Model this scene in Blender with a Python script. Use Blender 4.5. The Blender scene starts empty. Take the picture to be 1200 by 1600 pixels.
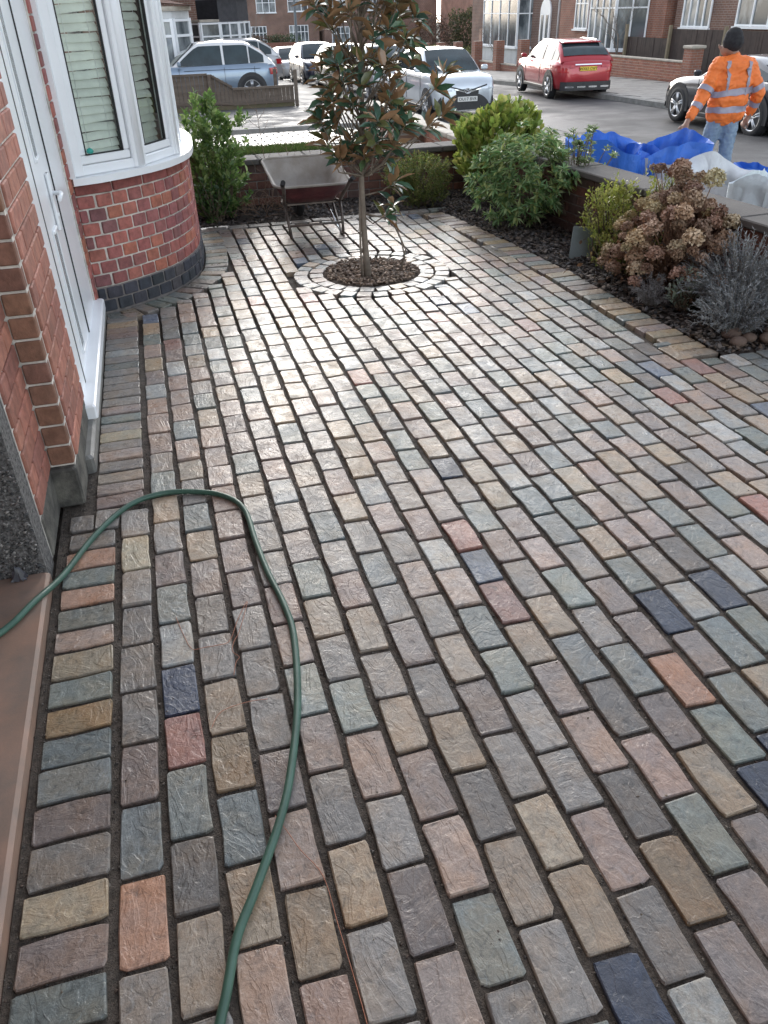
import bpy, math, random
import numpy as np
from mathutils import Vector, Matrix, Euler, noise
R = math.radians
random.seed(7); rng = np.random.default_rng(7)
S = bpy.context.scene
COL = S.collection

# ------------------------------------------------------------------ camera, world, sun, exposure
cd = bpy.data.cameras.new('camera'); cam = bpy.data.objects.new('camera', cd); COL.objects.link(cam)
cd.sensor_fit = 'VERTICAL'; cd.sensor_height = 24.0; cd.lens = 18.0; cd.clip_start = 0.05; cd.clip_end = 1500
cam.matrix_world = Matrix(((0.96210568, 0.16802765, -0.2147542, 0), (-0.27171103, 0.52453596, -0.80686749, 0),
                           (-0.02292975, 0.83464288, 0.55031399, 1.606), (0, 0, 0, 1)))
S.camera = cam
SUN_EL, SUN_AZ = 21.0, 6.0           # azimuth measured from +Y towards +X
w = bpy.data.worlds.new('World'); S.world = w; w.use_nodes = True
nt = w.node_tree; bg = nt.nodes['Background']
sky = nt.nodes.new('ShaderNodeTexSky'); sky.sky_type = 'NISHITA'; sky.sun_disc = False
sky.sun_elevation = R(SUN_EL); sky.sun_rotation = R(SUN_AZ)
sky.air_density = 1.0; sky.dust_density = 1.0; sky.ozone_density = 1.0; sky.altitude = 0
hs = nt.nodes.new('ShaderNodeHueSaturation'); hs.inputs['Saturation'].default_value = 0.42
nt.links.new(sky.outputs[0], hs.inputs['Color']); nt.links.new(hs.outputs[0], bg.inputs[0])
bg.inputs[1].default_value = 0.15
sd = bpy.data.lights.new('sun', 'SUN'); sd.energy = 0.5; sd.angle = R(40); sd.color = (1.0, 0.97, 0.93)
sun = bpy.data.objects.new('sun', sd); COL.objects.link(sun)
d_ = Vector((math.sin(R(SUN_AZ)) * math.cos(R(SUN_EL)), math.cos(R(SUN_AZ)) * math.cos(R(SUN_EL)), math.sin(R(SUN_EL))))
sun.rotation_euler = d_.to_track_quat('Z', 'Y').to_euler(); sun.location = (0, 0, 30)
S.view_settings.view_transform = 'Standard'; S.view_settings.look = 'None'
S.view_settings.exposure = 1.58; S.view_settings.gamma = 1.0; S.view_settings.use_curve_mapping = False
S.cycles.max_bounces = 6; S.cycles.transparent_max_bounces = 8; S.cycles.use_denoising = True

# ------------------------------------------------------------------ materials
MATS = {}
def mat(name, col, rough=0.6, var=0.12, scale=6.0, bump=0.0, bscale=40.0, metal=0.0, spec=0.5, col2=None, use='plain',
        coat=0.0, stretch=(1, 1, 1), trans=0.0, alpha=1.0, back=None, rvar=0.0, ramp=(0.35, 0.65), dist=0.02, detail=5, subsurf=0.0):
    """noise-varied principled material. use: plain | obj (object colour multiplies) | vcol (colour attribute 'Col')"""
    if name in MATS: return MATS[name]
    m = bpy.data.materials.new(name); m.use_nodes = True; t = m.node_tree; N = t.nodes; K = t.links
    b = N['Principled BSDF']
    tc = N.new('ShaderNodeTexCoord'); mp = N.new('ShaderNodeMapping'); mp.inputs['Scale'].default_value = stretch
    K.new(tc.outputs['Object'], mp.inputs['Vector'])
    vec = mp.outputs[0]
    oi = None
    if use in ('obj', 'objrand'):
        oi = N.new('ShaderNodeObjectInfo')
        mu = N.new('ShaderNodeMath'); mu.operation = 'MULTIPLY'; mu.inputs[1].default_value = 37.0
        K.new(oi.outputs['Random'], mu.inputs[0])
        cb = N.new('ShaderNodeCombineXYZ')
        for i in range(3): K.new(mu.outputs[0], cb.inputs[i])
        va = N.new('ShaderNodeVectorMath'); va.operation = 'ADD'; K.new(vec, va.inputs[0]); K.new(cb.outputs[0], va.inputs[1])
        vec = va.outputs[0]
    n1 = N.new('ShaderNodeTexNoise'); n1.inputs['Scale'].default_value = scale; n1.inputs['Detail'].default_value = detail
    n1.inputs['Roughness'].default_value = 0.62; K.new(vec, n1.inputs['Vector'])
    cr = N.new('ShaderNodeValToRGB'); cr.color_ramp.elements[0].position = ramp[0]; cr.color_ramp.elements[1].position = ramp[1]
    c2 = col2 if col2 else tuple(min(1, c * (1 + var)) for c in col)
    c1 = col if col2 else tuple(c * (1 - var) for c in col)
    cr.color_ramp.elements[0].color = (*c1, 1); cr.color_ramp.elements[1].color = (*c2, 1)
    K.new(n1.outputs['Fac'], cr.inputs[0]); out = cr.outputs[0]
    if use in ('obj', 'vcol'):
        mx = N.new('ShaderNodeMix'); mx.data_type = 'RGBA'; mx.blend_type = 'MULTIPLY'; mx.inputs[0].default_value = 1
        K.new(out, mx.inputs[6])
        if use == 'obj': K.new(oi.outputs['Color'], mx.inputs[7])
        else:
            at = N.new('ShaderNodeAttribute'); at.attribute_name = 'Col'; K.new(at.outputs['Color'], mx.inputs[7])
        out = mx.outputs[2]
    if back:
        ge = N.new('ShaderNodeNewGeometry'); mb_ = N.new('ShaderNodeMix'); mb_.data_type = 'RGBA'
        K.new(ge.outputs['Backfacing'], mb_.inputs[0]); K.new(out, mb_.inputs[6]); mb_.inputs[7].default_value = (*back, 1)
        out = mb_.outputs[2]
    K.new(out, b.inputs['Base Color'])
    b.inputs['Roughness'].default_value = rough; b.inputs['Metallic'].default_value = metal
    b.inputs['Specular IOR Level'].default_value = spec; b.inputs['Coat Weight'].default_value = coat
    b.inputs['Coat Roughness'].default_value = 0.06
    if trans: b.inputs['Transmission Weight'].default_value = trans
    if alpha < 1: b.inputs['Alpha'].default_value = alpha
    if rvar:
        mr = N.new('ShaderNodeMapRange'); mr.inputs['To Min'].default_value = max(0.02, rough - rvar); mr.inputs['To Max'].default_value = rough + rvar
        n3 = N.new('ShaderNodeTexNoise'); n3.inputs['Scale'].default_value = scale * 0.7; n3.inputs['Detail'].default_value = 3
        K.new(vec, n3.inputs['Vector']); mr.inputs['From Min'].default_value = 0.35; mr.inputs['From Max'].default_value = 0.65
        K.new(n3.outputs['Fac'], mr.inputs['Value']); K.new(mr.outputs[0], b.inputs['Roughness'])
    if bump:
        n2 = N.new('ShaderNodeTexNoise'); n2.inputs['Scale'].default_value = bscale; n2.inputs['Detail'].default_value = 6
        n2.inputs['Roughness'].default_value = 0.6; K.new(vec, n2.inputs['Vector'])
        bp = N.new('ShaderNodeBump'); bp.inputs['Strength'].default_value = bump; bp.inputs['Distance'].default_value = dist
        K.new(n2.outputs['Fac'], bp.inputs['Height']); K.new(bp.outputs[0], b.inputs['Normal'])
    MATS[name] = m
    return m

def stone_mat(name, use):
    """riven wet sandstone: colour comes from the object / attribute, cleft ridges and fine grain from noise"""
    m = bpy.data.materials.new(name); m.use_nodes = True; t = m.node_tree; N = t.nodes; K = t.links; b = N['Principled BSDF']
    tc = N.new('ShaderNodeTexCoord'); vec = tc.outputs['Object']
    if use == 'obj':
        oi = N.new('ShaderNodeObjectInfo'); mu = N.new('ShaderNodeMath'); mu.operation = 'MULTIPLY'; mu.inputs[1].default_value = 53.0
        K.new(oi.outputs['Random'], mu.inputs[0]); cb = N.new('ShaderNodeCombineXYZ')
        for i in range(3): K.new(mu.outputs[0], cb.inputs[i])
        va = N.new('ShaderNodeVectorMath'); va.operation = 'ADD'; K.new(vec, va.inputs[0]); K.new(cb.outputs[0], va.inputs[1]); vec = va.outputs[0]
        colsrc = oi.outputs['Color']
    else:
        at = N.new('ShaderNodeAttribute'); at.attribute_name = 'Col'; colsrc = at.outputs['Color']
    def noise_(sc, det, rg=0.6, v=None, dst=0.0):
        n = N.new('ShaderNodeTexNoise'); n.inputs['Scale'].default_value = sc; n.inputs['Detail'].default_value = det
        n.inputs['Roughness'].default_value = rg; n.inputs['Distortion'].default_value = dst; K.new(v or vec, n.inputs['Vector']); return n.outputs['Fac']
    def mixc(fac, a, bcol, mode='MIX'):
        mx = N.new('ShaderNodeMix'); mx.data_type = 'RGBA'; mx.blend_type = mode
        if isinstance(fac, float): mx.inputs[0].default_value = fac
        else: K.new(fac, mx.inputs[0])
        K.new(a, mx.inputs[6])
        if isinstance(bcol, tuple): mx.inputs[7].default_value = bcol
        else: K.new(bcol, mx.inputs[7])
        return mx.outputs[2]
    def ramp(src, p0, p1, c0=0.0, c1=1.0):
        mr = N.new('ShaderNodeMapRange'); mr.inputs['From Min'].default_value = p0; mr.inputs['From Max'].default_value = p1
        mr.inputs['To Min'].default_value = c0; mr.inputs['To Max'].default_value = c1; K.new(src, mr.inputs['Value']); return mr.outputs[0]
    big = noise_(9, 4); mid = noise_(38, 6, 0.65, dst=0.6); fine = noise_(230, 4, 0.7)
    def scl(k, w_=(1, 1, 1)):
        v_ = N.new('ShaderNodeVectorMath'); v_.operation = 'MULTIPLY'; K.new(colsrc, v_.inputs[0]); v_.inputs[1].default_value = [k * q for q in w_]; return v_.outputs[0]
    col = mixc(ramp(big, 0.42, 0.62, 0.0, 0.55), colsrc, scl(1.0, (1.28, 1.0, .74)))
    # iron / pale mineral blotches
    col = mixc(ramp(mid, 0.54, 0.74, 0.0, 0.7), col, scl(1.65, (1.05, 1, .93)))
    col = mixc(ramp(mid, 0.46, 0.30, 0.0, 0.8), col, scl(.42))
    vein = noise_(5, 3, .5, dst=1.6); va_ = N.new('ShaderNodeMath'); va_.operation = 'SUBTRACT'; K.new(vein, va_.inputs[0]); va_.inputs[1].default_value = .5
    vb_ = N.new('ShaderNodeMath'); vb_.operation = 'ABSOLUTE'; K.new(va_.outputs[0], vb_.inputs[0]); col = mixc(ramp(vb_.outputs[0], .012, .002, 0, .5), col, scl(1.3))
    g = N.new('ShaderNodeCombineXYZ'); gr_ = ramp(fine, 0.3, 0.7, 0.78, 1.22)
    for i in range(3): K.new(gr_, g.inputs[i])
    col = mixc(1.0, col, g.outputs[0], 'MULTIPLY')
    K.new(col, b.inputs['Base Color'])
    K.new(ramp(noise_(14, 4), 0.38, 0.64, 0.26, 0.48), b.inputs['Roughness'])
    b.inputs['Specular IOR Level'].default_value = 0.5
    # cleft relief: stretched, distorted ridges
    mp = N.new('ShaderNodeMapping'); mp.inputs['Scale'].default_value = (1.0, 0.55, 1.0); mp.inputs['Rotation'].default_value = (0, 0, 0.5); K.new(vec, mp.inputs[0])
    wv = noise_(11, 5, 0.6, mp.outputs[0], 0.9)
    rid = N.new('ShaderNodeMath'); rid.operation = 'PINGPONG'; rid.inputs[1].default_value = 0.16; K.new(wv, rid.inputs[0])
    tn = noise_(8.5, 5, .5, mp.outputs[0], 1.1); t7 = N.new('ShaderNodeMath'); t7.operation = 'MULTIPLY'; K.new(tn, t7.inputs[0]); t7.inputs[1].default_value = 11.0
    fl_ = N.new('ShaderNodeMath'); fl_.operation = 'FLOOR'; K.new(t7.outputs[0], fl_.inputs[0]); fr_ = N.new('ShaderNodeMath'); fr_.operation = 'FRACT'; K.new(t7.outputs[0], fr_.inputs[0])
    pw = N.new('ShaderNodeMath'); pw.operation = 'POWER'; K.new(fr_.outputs[0], pw.inputs[0]); pw.inputs[1].default_value = 9.0
    te = N.new('ShaderNodeMath'); te.operation = 'ADD'; K.new(fl_.outputs[0], te.inputs[0]); K.new(pw.outputs[0], te.inputs[1])
    h1 = N.new('ShaderNodeMath'); h1.operation = 'MULTIPLY_ADD'; K.new(rid.outputs[0], h1.inputs[0]); h1.inputs[1].default_value = 0.8; m1_ = N.new('ShaderNodeMath'); m1_.operation = 'MULTIPLY_ADD'; K.new(te.outputs[0], m1_.inputs[0]); m1_.inputs[1].default_value = .30; K.new(mid, m1_.inputs[2]); K.new(m1_.outputs[0], h1.inputs[2])
    h2 = N.new('ShaderNodeMath'); h2.operation = 'MULTIPLY_ADD'; K.new(fine, h2.inputs[0]); h2.inputs[1].default_value = 0.16; K.new(h1.outputs[0], h2.inputs[2])
    bp = N.new('ShaderNodeBump'); bp.inputs['Strength'].default_value = 0.52; bp.inputs['Distance'].default_value = 0.006
    K.new(h2.outputs[0], bp.inputs['Height']); K.new(bp.outputs[0], b.inputs['Normal'])
    return m
M_STONE = stone_mat('riven_sandstone', 'obj'); M_STONEV = stone_mat('riven_sandstone_mass', 'vcol')

def brick_tex_mat(name, c1, c2, mortar, scale=1.0, bump=0.3, rough=0.8, bw=0.225, bh=0.075, ms=0.008, plane='xz'):
    """procedural brickwork for walls too far away to tell bricks apart"""
    m = bpy.data.materials.new(name); m.use_nodes = True; t = m.node_tree; N = t.nodes; K = t.links; b = N['Principled BSDF']
    tc = N.new('ShaderNodeTexCoord'); sp = N.new('ShaderNodeSeparateXYZ'); K.new(tc.outputs['Object'], sp.inputs[0])
    ad = N.new('ShaderNodeMath'); ad.operation = 'ADD'; K.new(sp.outputs['X'], ad.inputs[0]); K.new(sp.outputs['Y'], ad.inputs[1])
    cb = N.new('ShaderNodeCombineXYZ'); K.new(ad.outputs[0], cb.inputs[0]); K.new(sp.outputs['Z'], cb.inputs[1])
    br = N.new('ShaderNodeTexBrick'); K.new(cb.outputs[0], br.inputs['Vector'])
    br.inputs['Color1'].default_value = (*c1, 1); br.inputs['Color2'].default_value = (*c2, 1); br.inputs['Mortar'].default_value = (*mortar, 1)
    br.inputs['Scale'].default_value = 1.0; br.inputs['Brick Width'].default_value = bw; br.inputs['Row Height'].default_value = bh
    br.inputs['Mortar Size'].default_value = ms; br.inputs['Mortar Smooth'].default_value = 0.2
    ns = N.new('ShaderNodeTexNoise'); ns.inputs['Scale'].default_value = 1.3; ns.inputs['Detail'].default_value = 6; K.new(tc.outputs['Object'], ns.inputs['Vector'])
    mr = N.new('ShaderNodeMapRange'); mr.inputs['From Min'].default_value = 0.3; mr.inputs['From Max'].default_value = 0.7
    mr.inputs['To Min'].default_value = 0.75; mr.inputs['To Max'].default_value = 1.2; K.new(ns.outputs['Fac'], mr.inputs['Value'])
    mx = N.new('ShaderNodeVectorMath'); mx.operation = 'SCALE'; K.new(br.outputs['Color'], mx.inputs[0]); K.new(mr.outputs[0], mx.inputs['Scale'])
    K.new(mx.outputs[0], b.inputs['Base Color']); b.inputs['Roughness'].default_value = rough
    bp = N.new('ShaderNodeBump'); bp.inputs['Strength'].default_value = bump; bp.inputs['Distance'].default_value = 0.006; bp.invert = True
    K.new(br.outputs['Fac'], bp.inputs['Height']); K.new(bp.outputs[0], b.inputs['Normal'])
    return m

upvc = mat('white_upvc', (0.84, 0.86, 0.88), 0.28, 0.03, 3, spec=0.5, bump=0.02, bscale=8)
rubber = mat('black_rubber', (0.02, 0.02, 0.022), 0.7, 0.2, 20, bump=0.2, bscale=60)
blackp = mat('black_plastic', (0.03, 0.03, 0.033), 0.45, 0.15, 10)
chrome = mat('chrome', (0.75, 0.76, 0.78), 0.15, 0.04, 6, metal=1.0)
alloy = mat('alloy', (0.55, 0.56, 0.58), 0.3, 0.08, 10, metal=0.9)
mortar = mat('mortar', (0.56, 0.52, 0.47), 0.9, 0.32, 14, bump=0.5, bscale=180, dist=0.003)
mortar_d = mat('mortar_dark', (0.20, 0.18, 0.17), 0.9, 0.2, 25, bump=0.5, bscale=180, dist=0.003)
brick_m = mat('red_brick', (0.86, 0.86, 0.86), 0.75, 0.30, 22, bump=0.85, bscale=110, dist=0.004, use='obj', rvar=0.1)
house_glass = mat('window_glass', (0.05, 0.06, 0.065), 0.04, 0.1, 2, spec=0.8)
car_glass = mat('car_glass', (0.02, 0.035, 0.04), 0.06, 0.4, 2, spec=0.45, coat=0.0)
room_dark = mat('dark_interior', (0.05, 0.048, 0.045), 0.9, 0.3, 2)

# ------------------------------------------------------------------ mesh builder
class MB:
    def __init__(s): s.v = []; s.f = []; s.mi = []; s.c = []; s.cur = 0; s.col = None; s.sm = []; s.smooth = False
    def face(s, idx): s.f.append(tuple(idx)); s.mi.append(s.cur); s.sm.append(s.smooth); s.c.append(s.col)
    def add(s, vs, fs):
        o = len(s.v); s.v += [tuple(p) for p in vs]
        for f in fs: s.face([i + o for i in f])
        return s
    def box(s, c, d, rz=0.0, rx=0.0, ry=0.0, taper=1.0):
        x, y, z = d[0] / 2, d[1] / 2, d[2] / 2
        m = Euler((rx, ry, rz)).to_matrix() if (rz or rx or ry) else None
        vs = []
        for sz, tp in ((-1, 1.0), (1, taper)):
            for sx, sy in ((-1, -1), (1, -1), (1, 1), (-1, 1)):
                p = Vector((sx * x * tp, sy * y * tp, sz * z))
                if m: p = m @ p
                vs.append((p.x + c[0], p.y + c[1], p.z + c[2]))
        return s.add(vs, [(0, 3, 2, 1), (4, 5, 6, 7), (0, 1, 5, 4), (1, 2, 6, 5), (2, 3, 7, 6), (3, 0, 4, 7)])
    def box2(s, a, b): return s.box([(a[i] + b[i]) / 2 for i in range(3)], [abs(b[i] - a[i]) for i in range(3)])
    def bbox(s, c, d, bev=0.01, rz=0.0, rx=0.0, ry=0.0):
        """box with chamfered edges round the local z faces"""
        x, y, z = d[0] / 2, d[1] / 2, d[2] / 2; m = Euler((rx, ry, rz)).to_matrix(); b = bev; vs = []
        for zz, q in ((-z, b), (-z + b, 0), (z - b, 0), (z, b)):
            xx, yy = x - q, y - q; k = b
            for px, py in ((-xx + k, -yy), (xx - k, -yy), (xx, -yy + k), (xx, yy - k), (xx - k, yy), (-xx + k, yy), (-xx, yy - k), (-xx, -yy + k)):
                p = m @ Vector((px, py, zz)); vs.append((p.x + c[0], p.y + c[1], p.z + c[2]))
        fs = [tuple(range(7, -1, -1)), tuple(range(24, 32))]
        for l in range(3):
            for i in range(8): fs.append((l * 8 + i, l * 8 + (i + 1) % 8, l * 8 + 8 + (i + 1) % 8, l * 8 + 8 + i))
        return s.add(vs, fs)
    def tube(s, pts, r, n=8, cap=True, closed=False):
        pts = [Vector(p) for p in pts]; m = len(pts); rs = r if hasattr(r, '__len__') else [r] * m
        o = len(s.v); up = Vector((0, 0, 1)); last = None
        for i, p in enumerate(pts):
            a = pts[(i - 1) % m] if (closed or i) else p; b = pts[(i + 1) % m] if (closed or i < m - 1) else p
            t = (b - a); t = t.normalized() if t.length > 1e-9 else Vector((0, 0, 1))
            if last is None:
                u = t.cross(up); u = t.cross(Vector((1, 0, 0))) if u.length < 1e-3 else u
            else: u = last - t * last.dot(t)
            u.normalize(); last = u.copy(); w_ = t.cross(u)
            for k in range(n):
                a_ = 2 * math.pi * k / n; q = p + (u * math.cos(a_) + w_ * math.sin(a_)) * rs[i]; s.v.append((q.x, q.y, q.z))
        old = s.smooth; s.smooth = True
        for i in range(m - 1 + (1 if closed else 0)):
            for k in range(n):
                a = o + i * n + k; b = o + i * n + (k + 1) % n; c = o + ((i + 1) % m) * n + (k + 1) % n; d = o + ((i + 1) % m) * n + k
                s.face((a, b, c, d))
        s.smooth = old
        if cap and not closed:
            s.face([o + k for k in range(n)][::-1]); s.face([o + (m - 1) * n + k for k in range(n)])
        return s
    def lathe(s, prof, n=24, M=None, c=(0, 0, 0)):
        """prof (r, z) revolved about local z"""
        o = len(s.v); M = M or Matrix.Identity(3)
        for r, z in prof:
            for k in range(n):
                a = 2 * math.pi * k / n; q = M @ Vector((r * math.cos(a), r * math.sin(a), z)); s.v.append((q.x + c[0], q.y + c[1], q.z + c[2]))
        old = s.smooth; s.smooth = True
        for i in range(len(prof) - 1):
            for k in range(n): s.face((o + i * n + k, o + i * n + (k + 1) % n, o + (i + 1) * n + (k + 1) % n, o + (i + 1) * n + k))
        s.smooth = old
        return s
    def prism(s, pts, z0, z1, M=None, c=(0, 0, 0)):
        n = len(pts); M = M or Matrix.Identity(3); o = len(s.v)
        for z in (z0, z1):
            for x, y in pts:
                q = M @ Vector((x, y, z)); s.v.append((q.x + c[0], q.y + c[1], q.z + c[2]))
        s.face([o + i for i in range(n)][::-1]); s.face([o + n + i for i in range(n)])
        for i in range(n): s.face((o + i, o + (i + 1) % n, o + n + (i + 1) % n, o + n + i))
        return s
    def grid(s, nu, nv, fn, flip=False):
        o = len(s.v)
        for i in range(nu + 1):
            for j in range(nv + 1): s.v.append(tuple(fn(i / nu, j / nv)))
        for i in range(nu):
            for j in range(nv):
                a = o + i * (nv + 1) + j; q = (a, a + nv + 1, a + nv + 2, a + 1); s.face(q[::-1] if flip else q)
        return s
    def mesh(s, name, mats, shift=(0, 0, 0)):
        me = bpy.data.meshes.new(name)
        v = [(x - shift[0], y - shift[1], z - shift[2]) for x, y, z in s.v] if any(shift) else s.v
        me.from_pydata(v, [], s.f)
        for m in (mats if isinstance(mats, (list, tuple)) else [mats]): me.materials.append(m)
        me.polygons.foreach_set('material_index', s.mi); me.polygons.foreach_set('use_smooth', s.sm)
        if any(c is not None for c in s.c):
            at = me.color_attributes.new('Col', 'FLOAT_COLOR', 'CORNER'); buf = []
            for f, c in zip(s.f, s.c): buf += list((*(c or (1, 1, 1)), 1)) * len(f)
            at.data.foreach_set('color', buf)
        me.update(); return me

def rootloc(p):
    v = Vector((0, 0, 0))
    while p is not None: v += p.location; p = p.parent
    return v
def link(o, parent=None, kind=None, color=None):
    COL.objects.link(o)
    if parent is not None: o.parent = parent
    if kind: o['kind'] = kind
    if color: o.color = (*color, 1)
    return o
def obj(name, mb, m, parent=None, world=True, kind=None, color=None):
    """one mesh object; verts given in world space (world=True) are shifted into the parent's space"""
    me = mb.mesh(name, m, tuple(rootloc(parent)) if (world and parent is not None) else (0, 0, 0))
    return link(bpy.data.objects.new(name, me), parent, kind, color)
def tag(o, label=None, cat=None, group=None, kind=None):
    if label: o['label'] = label
    if cat: o['category'] = cat
    if group: o['group'] = group
    if kind: o['kind'] = kind
    return o
def thing(name, label, cat, loc=(0, 0, 0), rz=0.0, group=None, kind=None):
    o = bpy.data.objects.new(name, None); o.empty_display_size = 0.2; COL.objects.link(o); o.location = loc; o.rotation_euler = (0, 0, rz)
    return tag(o, label, cat, group, kind)
def centre(mb):
    a = np.array(mb.v); return (float(a[:, 0].mean()), float(a[:, 1].mean()), float(a[:, 2].min()))
def solo(name, mb, m, label, cat, group=None, kind=None, color=None):
    """a top-level thing that is one mesh, origin at its base"""
    c = centre(mb); o = link(bpy.data.objects.new(name, mb.mesh(name, m, c)), None, kind, color); o.location = c
    return tag(o, label, cat, group)
def struct(name, mb, m, kind='structure', parent=None):
    return obj(name, mb, m, parent, kind=kind)
def zr(Y): return float(np.interp(Y, [-20, 8, 12, 16, 23, 30, 70, 150], [-.35, -.45, -.57, -.68, -.75, -.85, -2.3, -5.2]))
def jit(c, a=0.06): 
    k = 1 + random.uniform(-a, a); return tuple(max(0.01, min(1, x * k * (1 + random.uniform(-a, a) * 0.35))) for x in c)

# ------------------------------------------------------------------ foliage
def leaf_tpl(kind='oval'):
    prof = {'oval': [(0, 0.0), (0.3, 0.8), (0.62, 0.95), (1.0, 0.0)], 'spat': [(0, 0.05), (0.4, 0.45), (0.78, 1.0), (1.0, 0.25)],
            'lance': [(0, 0.0), (0.28, 0.9), (0.6, 0.7), (1.0, 0.0)]}[kind]
    v = []; f = []
    for i, (x, w_) in enumerate(prof):
        zc = -0.10 * x * x
        v += [(x, 0, zc), (x, 0.5 * w_, zc + 0.10 * w_), (x, -0.5 * w_, zc + 0.10 * w_)]
    for i in range(3):
        a = i * 3; b = a + 3; f += [(a, b, b + 1, a + 1), (a, a + 2, b + 2, b)]
    return np.array(v), f
def frames(d, roll=0.6):
    """orthonormal frames with x along d and z roughly up"""
    d = d / np.linalg.norm(d, axis=1, keepdims=True)
    up = np.tile([0, 0, 1.0], (len(d), 1)) + rng.normal(0, roll, (len(d), 3))
    y = np.cross(up, d); y /= np.linalg.norm(y, axis=1, keepdims=True) + 1e-9
    z = np.cross(d, y); return np.stack([d, y, z], axis=2)
def leaf_mesh(name, pos, dirs, L, W, cols, m, tpl='oval', roll=0.6):
    tv, tf = leaf_tpl(tpl); n = len(pos); F = frames(dirs, roll)
    sc = np.stack([L, W, L], axis=1)
    V = np.einsum('nij,nkj->nki', F, tv[None] * sc[:, None, :]) + pos[:, None, :]
    nv = len(tv); faces = np.array(tf)
    allf = (faces[None] + (np.arange(n) * nv)[:, None, None]).reshape(-1, 4)
    me = bpy.data.meshes.new(name); me.vertices.add(n * nv); me.vertices.foreach_set('co', V.reshape(-1))
    nf = len(allf); me.loops.add(nf * 4); me.loops.foreach_set('vertex_index', allf.reshape(-1).astype(np.int32))
    me.polygons.add(nf); me.polygons.foreach_set('loop_start', np.arange(nf, dtype=np.int32) * 4); me.polygons.foreach_set('loop_total', np.full(nf, 4, dtype=np.int32))
    me.polygons.foreach_set('use_smooth', np.ones(nf, dtype=bool))
    at = me.color_attributes.new('Col', 'FLOAT_COLOR', 'POINT')
    c4 = np.concatenate([np.repeat(cols, nv, axis=0), np.ones((n * nv, 1))], axis=1); at.data.foreach_set('color', c4.reshape(-1).astype(np.float32))
    me.materials.append(m); me.update(calc_edges=True); me.validate(); return me
def leaf_mat(name, rough=0.35, back=None, sp=0.5, tr=0.38):
    if name in MATS: return MATS[name]
    m = mat(name, (0.9, 0.9, 0.9), rough, 0.25, 30, use='vcol', back=back, spec=sp)
    N = m.node_tree.nodes; K = m.node_tree.links; b = N['Principled BSDF']; src = b.inputs['Base Color'].links[0].from_socket
    if tr:
        tl = N.new('ShaderNodeBsdfTranslucent'); K.new(src, tl.inputs[0]); ms = N.new('ShaderNodeMixShader'); ms.inputs[0].default_value = tr
        K.new(b.outputs[0], ms.inputs[1]); K.new(tl.outputs[0], ms.inputs[2]); K.new(ms.outputs[0], N['Material Output'].inputs[0])
    return m
def colset(n, pal, v=0.18):
    p = np.array(pal)[rng.integers(0, len(pal), n)]; return np.clip(p * rng.uniform(1 - v, 1 + v, (n, 1)), 0.004, 1)
bark_m = mat('twig_bark', (0.11, 0.085, 0.06), 0.85, 0.3, 30, bump=0.5, bscale=90, dist=0.003)
def whorls(tips, axes, per, L, W, pal, spread=(0.5, 1.25), up=0.0, gap=0.012):
    """leaves set round each twig tip; returns arrays"""
    P = []; Dr = []; 
    for t, a in zip(tips, axes):
        a = a / (np.linalg.norm(a) + 1e-9); u = np.cross(a, [0.3, 0.2, 0.9]); u /= np.linalg.norm(u) + 1e-9; w_ = np.cross(a, u)
        n = per + int(rng.integers(-2, 3)); ph = rng.uniform(0, 6.28)
        for i in range(max(3, n)):
            an = ph + i * 2.399; s_ = rng.uniform(*spread); d = a * math.cos(s_) + (u * math.cos(an) + w_ * math.sin(an)) * math.sin(s_)
            d[2] += up; P.append(t - a * gap * i * 0.8 + rng.normal(0, gap * 0.3, 3)); Dr.append(d)
    n = len(P); return np.array(P), np.array(Dr), rng.uniform(0.7, 1.15, n) * L, rng.uniform(0.75, 1.15, n) * W, colset(n, pal)
def shrub(name, label, base, size, ntip, per, L, W, pal, lm, tpl='oval', spread=(0.5, 1.25), up=0.0, cat='shrub', lean=(0, 0), stems=7, shell=0.45, zc=0.55, flat=1.0, gap=0.012, roll=0.6, lump=0.25):
    """shrub: woody stems to tips spread through an uneven crown volume, leaf whorls at the tips"""
    t = thing(name, label, cat, base)
    rx, ry, h = size; c = np.array([lean[0], lean[1], h * zc])
    tips = []; 
    off = rng.uniform(0, 50, 3)
    while len(tips) < ntip:
        d = rng.normal(0, 1, 3); d /= np.linalg.norm(d)
        r = rng.uniform(shell, 1.0) ** 0.6
        k = 1 + lump * 2 * (noise.noise(Vector((d * 1.7 + off).tolist())))
        p = c + d * r * k * np.array([rx, ry, h * (1 - zc) if d[2] > 0 else h * zc * 0.92])
        if p[2] > 0.03: tips.append(p)
    tips = np.array(tips); axes = tips - np.array([lean[0] * .4, lean[1] * .4, h * 0.1]); axes[:, 2] += 0.25 * h; axes += rng.normal(0, 0.12, axes.shape) * h
    st = MB()
    for i in range(min(ntip, stems * 6)):
        p = tips[i]; b0 = np.array([rng.normal(0, rx * 0.12), rng.normal(0, ry * 0.12), 0]); q = b0 * 0.5 + p * 0.5 + np.array([0, 0, -0.05 * h]) + rng.normal(0, 0.03, 3) * h
        st.tube([b0, b0 * .8 + q * .2 + np.array([0, 0, .02]), q, p], [0.010, 0.008, 0.005, 0.0025] if i > stems else [0.016, 0.013, 0.008, 0.003], 5)
    obj('stem', st, bark_m, t, world=False)
    P, Dr, LL, WW, C = whorls(tips, axes, per, L, W, pal, spread, up, gap)
    me = leaf_mesh('foliage', P, Dr, LL, WW, C, lm, tpl, roll)
    o = link(bpy.data.objects.new('foliage', me), t); o['kind'] = 'stuff'
    return t
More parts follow.
